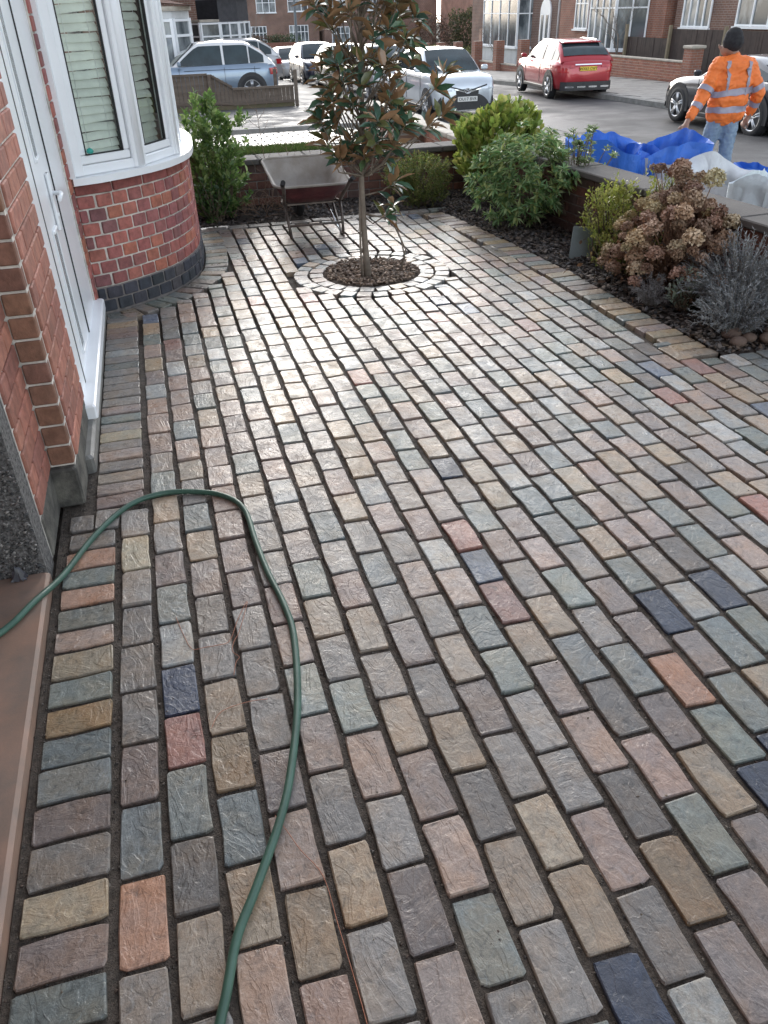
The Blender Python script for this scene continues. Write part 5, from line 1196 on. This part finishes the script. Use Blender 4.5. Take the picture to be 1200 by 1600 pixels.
def red_rear(t, body, panel, w_, h2, tz, zb):
    panel('rear_bumper', [(y, .27, .50) for y in np.linspace(-w_ * .88, w_ * .88, 11)], blackp, .035, True)
    for y in (-.55, -.18, .18, .55): panel('skid_plate', [(y - .13, .345, .385), (y, .34, .39), (y + .13, .345, .385)], chrome, .055, True)
    panel('chrome_strip', [(y, .925, .955) for y in np.linspace(-w_ * .45, w_ * .45, 5)], chrome, .035, True)
    panel('tail_light_inner', [(y, .86, .93) for y in np.linspace(-w_ * .88, -w_ * .45, 4)], tail, .022, True); panel('tail_light_inner', [(y, .86, .93) for y in np.linspace(w_ * .45, w_ * .88, 4)], tail, .022, True)
    plate(t, -h2 - .03, 0, .83, ply, 'WX63 CWT', True)
    mb = MB(); mb.bbox((-h2 * .64, 0, 1.475), (.26, w_ * 1.30, .035), .012); obj('spoiler', mb, MATS['red_paint'], t, world=False)
    for s_ in (-1, 1):
        mb = MB(); mb.tube([(h2 * .10, s_ * w_ * .66, 1.49), (h2 * .0, s_ * w_ * .68, 1.535), (-h2 * .50, s_ * w_ * .67, 1.525), (-h2 * .60, s_ * w_ * .66, 1.48)], .014, 6); obj('roof_rail', mb, chrome, t, world=False)
redp = paint('red_paint', (.42, .025, .035), .25)
car('red compact crossover parked on the far side, tail and yellow number plate towards us', (13.05, 25.6, zc_(0, 25.5)), R(84), 4.35, 1.80, 1.53, redp, 'suv', rear=red_rear, wheel_r=.35, belt=1.0)
gy = paint('dark_grey_paint', (.035, .035, .042), .3)
car('dark grey coupe with split-spoke wheels, half hidden by the man in orange', (12.72, 15.9, zc_(0, 16)), R(88), 4.5, 1.86, 1.38, gy, 'coupe', wheel_r=.36)
bl = paint('pale_blue_paint', (.24, .31, .40), .5)
car('pale blue two-tone crossover with white roof standing behind the brown fence', (2.05, 27.3, zr(27) + .03), R(180), 4.15, 1.90, 1.62, bl, 'suv', roofm=paint('white_paint', (.72, .72, .72), .1), wheel_r=.37, belt=1.02)
car('silver estate car with roof just showing beyond the pale blue crossover', (3.35, 35.5, zr(35) + .05), R(186), 4.5, 1.85, 1.66, paint('pale_silver_paint', (.5, .5, .5), .4), 'suv', wheel_r=.34)
car('red car mostly hidden between the pale blue crossover and the silver estate', (2.15, 31.2, zr(31) + .02), R(182), 3.9, 1.7, 1.50, redp, 'hatch')
car('pale silver car parked second in the near kerb row behind the silver blue hatchback', (7.7, 27.6, zc_(0, 27)), R(-90), 4.3, 1.78, 1.50, MATS['pale_silver_paint'], 'hatch')
car('black car parked third in the near kerb row, seen through the magnolia', (7.75, 33.0, zc_(0, 33)), R(-90), 4.3, 1.78, 1.52, paint('black_paint', (.02, .02, .024), .3), 'hatch')
car('dark blue car parked fourth in the near kerb row', (7.7, 38.6, zc_(0, 38.6)), R(-90), 4.4, 1.78, 1.62, paint('navy_paint', (.03, .04, .07), .4), 'suv')
car('silver grey saloon parked fifth in the near kerb row', (7.6, 44.5, zc_(0, 44)), R(-90), 4.3, 1.75, 1.47, MATS['pale_silver_paint'], 'hatch')
car('small silver car facing us far down the street beside the lamp post', (11.0, 62.5, zc_(0, 62)), R(-97), 4.2, 1.77, 1.46, paint('silver_paint2', (.38, .42, .48), .5), 'hatch')
car('black tall car standing in a drive behind the brick gate piers', (24.0, 55.5, zr(55) + .1), R(200), 4.4, 1.85, 1.85, MATS['black_paint'], 'van', wheel_r=.34)

# ------------------------------------------------------------------ neighbour's frontage
def zn(y): return zr(y) + .15
struct('neighbour_drive', strip(-6, 3.3, .15, [8.35, 10, 12, 14, 16, 18, 20, 23, 27, 34, 50]), mat('wet_flags', (.11, .107, .105), .68, .25, 3, bump=.4, bscale=60, dist=.004, rvar=.16))
struct('neighbour_drive', strip(3.29, 4.4, .146, [12.6, 14, 16, 18, 20, 23, 27, 34]), MATS['wet_flags'])
fl = thing('block_paving', None, None, (2, 16, zn(16)), kind='structure'); npv = 0; mb2 = MB(); bm2 = mat('grey_block', (.88, .88, .88), .4, .12, 10, use='obj', bump=.3, bscale=70, rvar=.12, dist=.003); bm2v = mat('grey_block_mass', (.88, .88, .88), .4, .12, 10, use='vcol', bump=.3, bscale=70, dist=.003, rvar=.12)
bk_ = MB().bbox((0, 0, 0), (.30, .23, .06), .01).mesh('paving_block', bm2)
y = 15.45; r_ = 0
while y < 17.6:
    x = -1.0 + (.16 if r_ % 2 else 0)
    while x < 4.2:
        cl = jit((.15, .147, .143), .2)
        if x > 1.0 and npv < 290: o = bpy.data.objects.new('paving_block', bk_); link(o, fl, None, cl); o.location = (x - 2, y - 16, zn(y) - zn(16) - .012); npv += 1
        else: mb2.col = cl; mb2.bbox((x, y, zn(y) - .012), (.30, .23, .06), .01)
        x += .315
    y += .245; r_ += 1
obj('paving_block', mb2, bm2v, fl, kind='stuff')
mb = MB(); mb.bbox((1.8, 17.75, zn(17.7) + .03), (5.6, .14, .12), .01); solo('edging_kerb', mb, kerbm, 'grey kerb crossing the neighbour\'s wet paving', 'kerb', kind='structure')
mb = MB(); P = []; D = []
n = 9000; gx = rng.uniform(-.5, 3.1, n); gyy = rng.uniform(14.35, 15.35, n); P = np.stack([gx, gyy, [zn(q) + .01 for q in gyy]], axis=1); D = rng.normal(0, .4, (n, 3)); D[:, 2] = 1
o = link(bpy.data.objects.new('grass', leaf_mesh('grass', P, D, rng.uniform(.05, .10, n), rng.uniform(.006, .012, n), colset(n, [(.11, .17, .04), (.15, .21, .05), (.09, .13, .04)], .2), leaf_mat('matt_leaf'), 'lance')), None, 'stuff')
o['label'] = 'narrow strip of bright green grass above the back wall coping'; o['category'] = 'grass'
wd = mat('weathered_wood', (.10, .075, .058), .8, .3, 4, bump=.5, bscale=40, stretch=(.3, .3, 3), dist=.004, col2=(.15, .12, .095)); wd2 = mat('mossy_wood', (.10, .10, .045), .85, .3, 6, bump=.5, bscale=40, col2=(.13, .10, .07))
fen = thing('wooden_fence', 'low weathered brown timber fence stepping down towards the street', 'fence', (2.0, 23.3, zn(23)))
def zf(x): return zn(23.4)
def panel_f(xa, xb, ya, yb, ht, nb=None):
    n = nb or max(3, int(abs(xb - xa) / .11)); a = math.atan2(yb - ya, xb - xa)
    for i in range(n):
        f = (i + .5) / n; x, y = xa + (xb - xa) * f, ya + (yb - ya) * f; h = ht(f) if callable(ht) else ht; mb = MB(); mb.bbox((x, y, zf(x) + .08 + h / 2), (abs(xb - xa) / n - .006, .018, h), .003, rz=a); obj('board', mb, wd, fen)
    for zz in (.16, 1.0):
        h0, h1 = (ht(0), ht(1)) if callable(ht) else (ht, ht); mb = MB()
        p0 = Vector((xa, ya - .03, zf(xa) + .06 + (h0 * (zz if zz < .5 else 1)))); p1 = Vector((xb, yb - .03, zf(xb) + .06 + (h1 * (zz if zz < .5 else 1)))); d = p1 - p0
        mb.box((p0 + p1) / 2, (d.length, .05, .055), rz=a, ry=-math.atan2(d.z, math.hypot(d.x, d.y))); obj('rail', mb, wd, fen)
    mb = MB(); mb.bbox(((xa + xb) / 2, (ya + yb) / 2 - .005, zf(xa) + .05), (math.hypot(xb - xa, yb - ya), .03, .11), .004, rz=a); obj('gravel_board', mb, wd2, fen)
panel_f(-1.9, .62, 22.9, 22.95, .78); panel_f(.62, 1.74, 22.95, 23.05, .78); panel_f(1.82, 2.35, 23.06, 23.1, lambda f: .76 - .30 * f, 5); panel_f(2.35, 4.0, 23.1, 23.25, .42)
for x, y, h in ((1.78, 23.0, .84), (4.06, 23.2, .86), (-.6, 22.9, .84), (3.78, 24.9, .80)):
    mb = MB(); mb.bbox((x, y, zf(x) + h / 2), (.09, .09, h), .012); obj('post', mb, wd, fen)

# ------------------------------------------------------------------ houses
def far_brick(name, a, b_, m_=(.30, .26, .22)): return brick_tex_mat(name, a, b_, m_, bump=.2)
FB1 = far_brick('far_brick_orange', (.33, .135, .085), (.27, .11, .075)); FB2 = far_brick('far_brick_brown', (.21, .105, .075), (.17, .09, .07)); FB3 = far_brick('far_brick_dark', (.17, .085, .065), (.14, .075, .06))
netc = mat('net_curtain', (.42, .43, .42), .8, .35, 6, stretch=(4, 4, .5))
fglass = mat('far_glass', (.07, .085, .095), .08, .5, .8, spec=.8, col2=(.30, .33, .34), ramp=(.45, .6), stretch=(1.2, 1.2, .5))
def window(par, p, q, z0, z1, nx=2, nz_=(.0, 1.0), trans=.72, fw=.07, sill=True, out=.02, mats=None, arch=False, gl=None):
    """window on the plan segment p-q (outside on the right of its direction)"""
    L = math.hypot(q[0] - p[0], q[1] - p[1]); a = math.atan2(q[1] - p[1], q[0] - p[0]); ux, uy = math.cos(a), math.sin(a); nx_, ny_ = uy, -ux
    def at(s, n, z): return (p[0] + ux * s + nx_ * n, p[1] + uy * s + ny_ * n, z)
    f = MB()
    for s in np.linspace(0, L, nx + 1): f.box(at(min(max(s, fw / 2), L - fw / 2), out, (z0 + z1) / 2), (fw, .06, z1 - z0), rz=a)
    for z in (z0 + fw / 2, z0 + (z1 - z0) * trans, z1 - fw / 2): f.box(at(L / 2, out + .004, z), (L - .004, .055, fw * .8), rz=a)
    fr_ = obj('window', f, upvc, par)
    for i in range(nx):
        for za, zb_ in ((z0, z0 + (z1 - z0) * trans), (z0 + (z1 - z0) * trans, z1)):
            if zb_ - za < .1: continue
            mb = MB(); s0, s1 = L * i / nx, L * (i + 1) / nx; mb.add([at(s0, out - .012, za), at(s1, out - .012, za), at(s1, out - .012, zb_), at(s0, out - .012, zb_)], [(0, 1, 2, 3)]); obj('pane', mb, gl or fglass, fr_)
    if sill:
        mb = MB(); mb.box(at(L / 2, out + .03, z0 - .035), (L + .12, .14, .07), rz=a); obj('window_sill', mb, upvc, par)
def house_block(name, label, x0, x1, y0, y1, z0, z1, m, roof=True, roofh=2.6):
    t = thing(name, label, 'house', ((x0 + x1) / 2, (y0 + y1) / 2, z0)); mb = MB(); mb.box2((x0, y0, z0 - .5), (x1, y1, z1)); obj('wall', mb, m, t)
    if roof:
        e = .35; mb = MB(); xm = (x0 + x1) / 2; ym = (y0 + y1) / 2
        if x1 - x0 > y1 - y0: mb.add([(x0 - e, y0 - e, z1), (x1 + e, y0 - e, z1), (x1 + e, y1 + e, z1), (x0 - e, y1 + e, z1), (x0 + 2, ym, z1 + roofh), (x1 - 2, ym, z1 + roofh)], [(0, 1, 5, 4), (1, 2, 5), (2, 3, 4, 5), (3, 0, 4), (0, 3, 2, 1)])
        else: mb.add([(x0 - e, y0 - e, z1), (x1 + e, y0 - e, z1), (x1 + e, y1 + e, z1), (x0 - e, y1 + e, z1), (xm, y0 + 2, z1 + roofh), (xm, y1 - 2, z1 + roofh)], [(0, 1, 4), (1, 2, 5, 4), (2, 3, 5), (3, 0, 4, 5), (0, 3, 2, 1)])
        mb.v = [(x, y, z + .02) for x, y, z in mb.v]; obj('roof', mb, rt, t)
    return t
def bay(par, x, y0, y1, d, z0, z1, side=-1, ch=.9, zs=(0.9, 2.3), m=None, nx=(1, 3, 1), storeys=1, topm=None, trans=.7):
    """canted bay on a wall facing -X (side -1) or +X (side 1)"""
    xo = x + side * d; P = [(x, y1), (xo, y1 - d * ch), (xo, y0 + d * ch), (x, y0)] if side < 0 else [(x, y0), (xo, y0 + d * ch), (xo, y1 - d * ch), (x, y1)]
    mb = MB()
    for i in range(3):
        (ax, ay), (bx, by) = P[i], P[i + 1]; mb.add([(ax, ay, z0), (bx, by, z0), (bx, by, z1), (ax, ay, z1)], [(0, 1, 2, 3)])
    mb.add([(p[0], p[1], z1) for p in P], [(0, 1, 2, 3)]); obj('bay', mb, m, par)
    for i in range(3): window(par, P[i], P[i + 1], z0 + zs[0], z0 + zs[1], nx[i], trans=trans)
    mb = MB()
    for i in range(3):
        (ax, ay), (bx, by) = P[i], P[i + 1]; mb.box(((ax + bx) / 2, (ay + by) / 2, z1 + .04), (math.hypot(bx - ax, by - ay) + .1, .25, .16), rz=math.atan2(by - ay, bx - ax))
    obj('bay_cornice', mb, upvc, par)
# right-hand row, facing the street
zg = lambda y: zr(y) + .10
h1 = house_block('terraced_house', 'brown brick house with leaded bay windows behind the man in orange', 21.0, 30, 22.0, 31.8, zg(27), 5.6, FB2)
window(h1, (21.0, 31.3), (21.0, 29.5), .62, 2.25, 4, trans=.62); window(h1, (21.0, 28.0), (21.0, 25.4), .70, 2.3, 3, trans=.9)
window(h1, (21.0, 31.3), (21.0, 29.3), 3.4, 4.7, 3)
mb = MB(); mb.box2((20.93, 29.3, zg(30)), (21.0, 31.5, .5)); obj('brick_panel', mb, FB1, h1)
h2_ = house_block('terraced_house', 'orange brick house with tall white bay window behind the red car', 20.9, 30, 33.0, 41.6, zg(36), 5.6, FB1)
bay(h2_, 20.9, 33.6, 37.6, 1.0, zg(36), 2.6, -1, zs=(.75, 3.2), m=FB1, nx=(2, 4, 2), trans=.62); window(h2_, (20.9, 40.0), (20.9, 38.7), .45, 2.1, 3, trans=.62)
mb = MB(); mb.box2((20.8, 32.2, zg(33)), (21.6, 33.0, 5.6)); obj('buttress', mb, FB1, h2_)
h3 = house_block('terraced_house', 'dark red brick house with arched white door beyond the red car', 21.4, 30, 41.7, 47.0, zg(43), 5.8, FB3)
dr = MB(); dr.prism([(-.6, 0), (.6, 0), (.6, 2.2)] + [(.6 * math.cos(a), 2.2 + .6 * math.sin(a)) for a in np.linspace(.3, 2.84, 7)] + [(-.6, 2.2)], 0, .08, Matrix(((0, 0, -1), (1, 0, 0), (0, 1, 0))), (21.4, 44.2, zg(44) + .2)); dd = obj('door', dr, upvc, h3)
for s_ in (-.28, .28): mb = MB(); mb.box((21.30, 44.2 + s_, zg(44) + 1.5), (.02, .22, 1.5)); obj('glass_panel', mb, fglass, dd)
mb = MB(); mb.tube([(21.3, 42.6, zg(42)), (21.3, 42.6, 5.6)], .05, 8); obj('drainpipe', mb, upvc, h3)
h4 = house_block('terraced_house', 'red brick house with wide white two-storey bay windows at the street corner', 21.8, 31, 47.2, 56.0, zg(50), 5.8, FB2)
bay(h4, 21.8, 45.6, 52.4, 1.0, zg(49), 5.4, -1, zs=(.9, 3.2), m=mat('pale_render', (.55, .56, .56), .7, .1, 3), nx=(2, 4, 2))
# front boundary of the right-hand houses
bwall = wall('garden_wall', 'orange brick front wall with pale coping behind the red car', (17.55, 31.6), (17.55, 25.6), zr(30) - .1, zr(29) + .62, .24, [(.40, .17, .11), (.36, .15, .10), (.44, .20, .13)], nbl=.23, ch=.085, copm=cop_p, mm=mortar, cseg=.9, cap=300)
for y in (25.3, 31.9):
    gp2 = thing('gate_pier', 'square orange brick gate pier at the %s end of the pale-coped wall' % ('near' if y < 30 else 'far'), 'gate pier', (17.6, y, zr(y)))
    mb = MB(); mb.box2((17.38, y - .22, zr(y) - .1), (17.82, y + .22, zr(y) + 1.0)); obj('post_body', mb, FB1, gp2); mb = MB(); mb.bbox((17.6, y, zr(y) + 1.04), (.54, .54, .09), .02); obj('cap', mb, cop_p, gp2)
fp = mat('brown_fence_paint', (.045, .030, .026), .75, .3, 4, bump=.3, bscale=30)
f2 = thing('board_fence', 'dark brown board fence standing behind the orange brick front wall', 'fence', (18.8, 26.8, zr(28)))
y = 22.4
while y < 31.5:
    h = 1.20 if y > 28.6 else 1.5; mb = MB(); mb.box((18.8 + random.uniform(-.006, .006), y, zr(28) + h / 2), (.02, .135, h)); obj('board', mb, fp, f2); y += .142
for y in (22.4, 25.4, 28.55, 31.5):
    mb = MB(); mb.box((18.74, y, zr(28) + .8), (.1, .1, 1.62)); obj('post', mb, mat('pale_post', (.22, .18, .12), .8), f2)
lw = wall('garden_wall', 'long low red brick wall with pale coping and piers beyond the red car', (17.6, 52.5), (17.6, 33.6), zr(50) - .3, zr(43) + .35, .25, BR2, nbl=.45, ch=.15, copm=cop_p, cseg=1.6, mm=mortar, bricks=True, cap=160)
for i, y in enumerate(np.arange(35.5, 53, 2.9)):
    mb = MB(); mb.box((17.55, y, zr(y) + .55), (.42, .42, 1.5)); solo('brick_pier', mb, FB1, 'narrow brick pier rising from the long low wall, %s counting away from the red car' % ['first', 'second', 'third', 'fourth', 'fifth', 'sixth', 'seventh'][i], 'pier', 'piers along the long low wall')
hd = MB()
shr_m = leaf_mat('matt_leaf')
def leafmass(name, label, cat, c, r, n, L, pal, kind='stuff', box=True):
    t = thing(name, label, cat, (c[0], c[1], c[2])); 
    p = rng.uniform(-1, 1, (n, 3)) if box else rng.normal(0, 1, (n, 3)); 
    if not box: p = p / np.linalg.norm(p, axis=1, keepdims=True) * rng.uniform(.45, 1, (n, 1)) ** .5
    k = np.array([1 + .35 * noise.noise(Vector((q * 2.2 + c[0]).tolist())) for q in p])[:, None]
    P = p * k * np.array(r) + np.array([0, 0, r[2]]); D = rng.normal(0, 1, (n, 3)); D[:, 2] += .4
    o = link(bpy.data.objects.new('foliage', leaf_mesh('foliage', P, D, rng.uniform(.6, 1.2, n) * L, rng.uniform(.6, 1.2, n) * L * .55, colset(n, pal, .3), shr_m, 'oval')), t, 'stuff')
    st = MB()
    for i in range(7):
        a = i * .9; st.tube([(r[0] * .25 * math.cos(a), r[1] * .25 * math.sin(a), 0), (r[0] * .3 * math.cos(a), r[1] * .3 * math.sin(a), r[2] * .8), (r[0] * .6 * math.cos(a), r[1] * .6 * math.sin(a), r[2] * 1.5)], [.05, .035, .015], 5)
    obj('stem', st, bark_m, t, world=False); return t
OL = [(.10, .11, .05), (.14, .14, .06), (.08, .09, .045), (.16, .13, .08)]
leafmass('hedge_bush', 'large olive green shrub in front of the far houses', 'bush', (28.0, 72, zr(72)), (2.2, 1.8, 1.9), 5000, .22, OL, box=False)
leafmass('hedge_bush', 'bare reddish brown bush left of the olive green shrub', 'bush', (23.8, 70, zr(70)), (1.7, 1.4, 1.6), 3500, .17, [(.14, .085, .065), (.18, .11, .08), (.11, .08, .06)], box=False)
leafmass('hedge_bush', 'clipped yellowish hedge beside the far end of the car row', 'hedge', (19.6, 62, zr(62)), (1.8, .6, .55), 3500, .12, [(.20, .19, .07), (.26, .23, .10), (.15, .15, .06)])
leafmass('hedge_bush', 'low yellow green hedge under the olive green shrub', 'hedge', (25.6, 64, zr(64)), (2.4, .7, .45), 3000, .12, [(.17, .19, .05), (.22, .22, .08)])
leafmass('hedge_bush', 'reddish brown winter hedge above the far fence', 'hedge', (9.9, 76, zr(76) + .7), (2.6, .7, .75), 4500, .14, [(.13, .07, .05), (.17, .09, .06), (.10, .08, .05)])
leafmass('hedge_bush', 'short dark green hedge at the end of the reddish hedge', 'hedge', (12.6, 75.5, zr(75) + .9), (1.4, .6, .65), 2400, .13, [(.04, .08, .03), (.06, .10, .04)])
leafmass('leafy_shrub', 'small green shrub below the nearest neighbour\'s bay window', 'shrub', (1.75, 28.4, zn(28)), (.5, .4, .5), 1200, .09, GR, box=False)
ff = thing('panel_fence', 'reddish timber fence below the far hedge', 'fence', (11.4, 73, zr(73)))
for i in range(26):
    mb = MB(); mb.box((8.6 + i * .215, 73, zr(73) + .85), (.20, .04, 1.7)); obj('board', mb, mat('red_brown_board', (.23, .105, .075), .8, .2, 3), ff)
# far row across the end of the street
fr0 = house_block('terraced_house', 'long brown brick terrace closing the far end of the street on the left', 4, 20.2, 98, 108, zr(98), 3.4, FB2)
for (xa, xb, za, zb_) in ((11.3, 12.5, 1.25, 2.5), (13.5, 15.6, 1.25, 2.5), (16.9, 19.1, 1.3, 2.6), (6.5, 8.2, 1.25, 2.5)): window(fr0, (xa, 98), (xb, 98), za, zb_, 2 if xb - xa < 1.5 else 3)
for (xa, xb) in ((16.9, 19.0), (12.4, 14.4), (7, 9)): window(fr0, (xa, 98), (xb, 98), -1.6, .05, 5, trans=.62)
fr1 = house_block('terraced_house', 'brown brick terrace closing the far end of the street behind the magnolia', 20.6, 33.5, 97, 107, zr(98), 3.6, FB3)
for (xa, xb) in ((21.4, 23.4), (25.2, 26.6), (28.2, 30.2)): window(fr1, (xa, 97), (xb, 97), 1.2, 2.6, 3)
for (xa, xb) in ((21.4, 23.4), (26.2, 29.0)): window(fr1, (xa, 97), (xb, 97), -1.9, -.2, 4, trans=.62)
mb = MB(); mb.box2((26.0, 96.2, -.15), (29.2, 97, .1)); obj('porch_canopy', mb, upvc, fr1)
fr2 = house_block('terraced_house', 'red brick gable with two tiny windows at the street corner', 31.5, 42, 76, 90, zr(78), 4.5, FB1)
for xa in (32.2, 33.9): window(fr2, (xa, 76), (xa + .6, 76), -.65, -.15, 1, trans=1.0)
mb = MB(); mb.box2((31.4, 75.92, .55), (42, 76, .62)); obj('string_course', mb, cop_p, fr2)
gw = thing('gate_wall', 'tall red brick gate wall between two pale piers by the black car', 'wall', (23.0, 54, zr(54)))
mb = MB(); mb.box2((21.9, 53.9, zr(54) - .3), (23.7, 54.15, zr(54) + 1.35)); obj('masonry', mb, FB3, gw)
for x in (21.75, 23.85): mb = MB(); mb.box2((x - .14, 53.8, zr(54) - .3), (x + .14, 54.2, zr(54) + 1.95)); obj('pier', mb, mat('pale_brick', (.42, .27, .2), .8, .15, 6), gw)
# left-hand neighbours
n1 = house_block('semi_detached_house', 'brown brick neighbour with rounded white bay window, nearest on the left', -8, .95, 29.5, 38.5, zn(30), 5.4, FB2)
P = [(.95, 28.9), (1.75, 29.3), (2.05, 30.2), (2.05, 31.6), (.95, 32.4)]; P = [(.1, 29.5), (.55, 28.85), (1.35, 28.9), (1.9, 29.6), (2.0, 30.8), (.95, 32)]
mb = MB()
for z0_, z1_ in ((zn(29), -.12), (1.42, 1.62)):
    for a, b in zip(P[:-1], P[1:]): mb.add([(a[0], a[1], z0_), (b[0], b[1], z0_), (b[0], b[1], z1_), (a[0], a[1], z1_)], [(0, 1, 2, 3)])
obj('bay', mb, MATS['pale_render'], n1)
for a, b in zip(P[:-1], P[1:]): window(n1, a, b, -.10, 1.42, 1, trans=.70, fw=.09)
mb = MB(); mb.prism([(p[0] * 1.04, p[1] - .06) for p in P], 1.62, 1.74); obj('bay_roof', mb, cop_p, n1)
mb = MB(); mb.tube([(1.06, 29.42, zn(29)), (1.06, 29.42, 1.5), (1.0, 29.4, 1.9), (.6, 29.4, 2.4)], .045, 7); obj('drainpipe', mb, blackp, n1)
mb = MB(); mb.add([(-.2, 28.9, 1.95), (2.1, 28.9, 1.75), (2.1, 30.8, 1.75), (-.2, 30.8, 2.3)], [(0, 1, 2, 3)]); obj('porch_roof', mb, rt, n1)
n2 = house_block('semi_detached_house', 'neighbour with two-storey white bay and dark hung tiles between its windows', -7, 2.75, 37.5, 48, zn(37), 5.4, FB2)
P2 = [(2.2, 37.5), (2.75, 36.6), (3.55, 36.9), (4.35, 37.3), (4.9, 38.2), (4.9, 40.6), (2.75, 41.6)]
mb = MB()
for a, b in zip(P2[:-1], P2[1:]): mb.add([(a[0], a[1], zn(37)), (b[0], b[1], zn(37)), (b[0], b[1], -.05), (a[0], a[1], -.05)], [(0, 1, 2, 3)])
obj('bay', mb, MATS['pale_render'], n2); mb = MB()
for a, b in zip(P2[2:-1], P2[3:]): mb.add([(a[0], a[1], 1.22), (b[0], b[1], 1.22), (b[0], b[1], 2.05), (a[0], a[1], 2.05)], [(0, 1, 2, 3)])
obj('hung_tiles', mb, mat('dark_tiles', (.05, .05, .055), .7, .2, 6, bump=.5, bscale=20), n2)
for i, (a, b) in enumerate(zip(P2[:-1], P2[1:])):
    window(n2, a, b, -.03, 1.20, 1 if i < 2 else 2, trans=.62, sill=i > 0)
    if i >= 2: window(n2, a, b, 2.07, 3.3, 2, trans=.62)
mb = MB(); mb.prism([(p[0], p[1] - .04) for p in P2[:3]] + [(3.4, 37.5), (2.2, 37.6)], 1.22, 1.30); obj('bay_roof', mb, cop_p, n2)
# posts and poles
def pole(name, label, x, y, h, r, m, z=None, head=None):
    z = zr(y) - .1 if z is None else z; mb = MB(); mb.tube([(x, y, z), (x, y, z + .9), (x, y, z + .95), (x, y, z + h)], [r * 1.5, r * 1.5, r, r * .7], 10); t = thing(name, label, 'post', (x, y, z)); obj('shaft', mb, m, t)
    if head: mb = MB(); mb.bbox((x - .25, y, z + h), (.6, .2, .12), .03); obj('lantern', mb, alloy, t)
pg = mat('grey_post_paint', (.14, .16, .17), .6, .1, 4)
pole('lamp_post', 'slim grey lamp post on the far pavement in front of the brown terrace', 9.0, 50.0, 7, .08, pg, head=True)
pole('telegraph_pole', 'thin pale pole rising behind the pale blue crossover', 5.0, 41.0, 8, .06, mat('pale_pole', (.42, .40, .37), .7))
pole('telegraph_pole', 'leaning pale pole beside the two-storey bay with dark tiles', 6.6, 55.0, 8, .07, MATS['pale_pole'])
# bare winter trees
def bare_tree(label, x, y, z, h, seed=0):
    r_ = random.Random(seed); t = thing('bare_tree', label, 'tree', (x, y, z)); tr = MB(); tr.tube([(x, y, z), (x + .05, y, z + h * .3), (x, y, z + h * .5)], [.05 * h / 3, .04 * h / 3, .03 * h / 3], 7); obj('trunk', tr, mat('pale_bark', (.20, .17, .145), .85, .25, 10), t)
    c = MB()
    def grow(p, d, l, r, k):
        q = p + d * l; c.tube([p, (p + q) / 2 + Vector((r_.uniform(-1, 1), r_.uniform(-1, 1), 0)) * l * .06, q], [r, r * .8, r * .55], 4, cap=False)
        if k:
            for _ in range(3): grow(q, (d + Vector((r_.uniform(-1, 1), r_.uniform(-1, 1), r_.uniform(-.2, .6))) * .65).normalized(), l * .72, r * .55, k - 1)
    for i in range(6): grow(Vector((x, y, z + h * (.2 + .06 * i))), Vector((r_.uniform(-1, 1), r_.uniform(-1, 1), .9)).normalized(), h * .2, .018 * h / 3, 4)
    obj('crown', c, MATS['pale_bark'], t, kind='stuff')
bare_tree('leafless shrub-like tree in the garden behind the far left fence', 9.0, 72, zr(72), 5.0, 1)
bare_tree('leafless garden tree behind the brick front wall at the orange house bay', 19.6, 33.6, zr(33), 2.7, 4)
bare_tree('small leafless tree behind the long low wall at the corner house', 19.2, 46.0, zr(46), 2.4, 6)
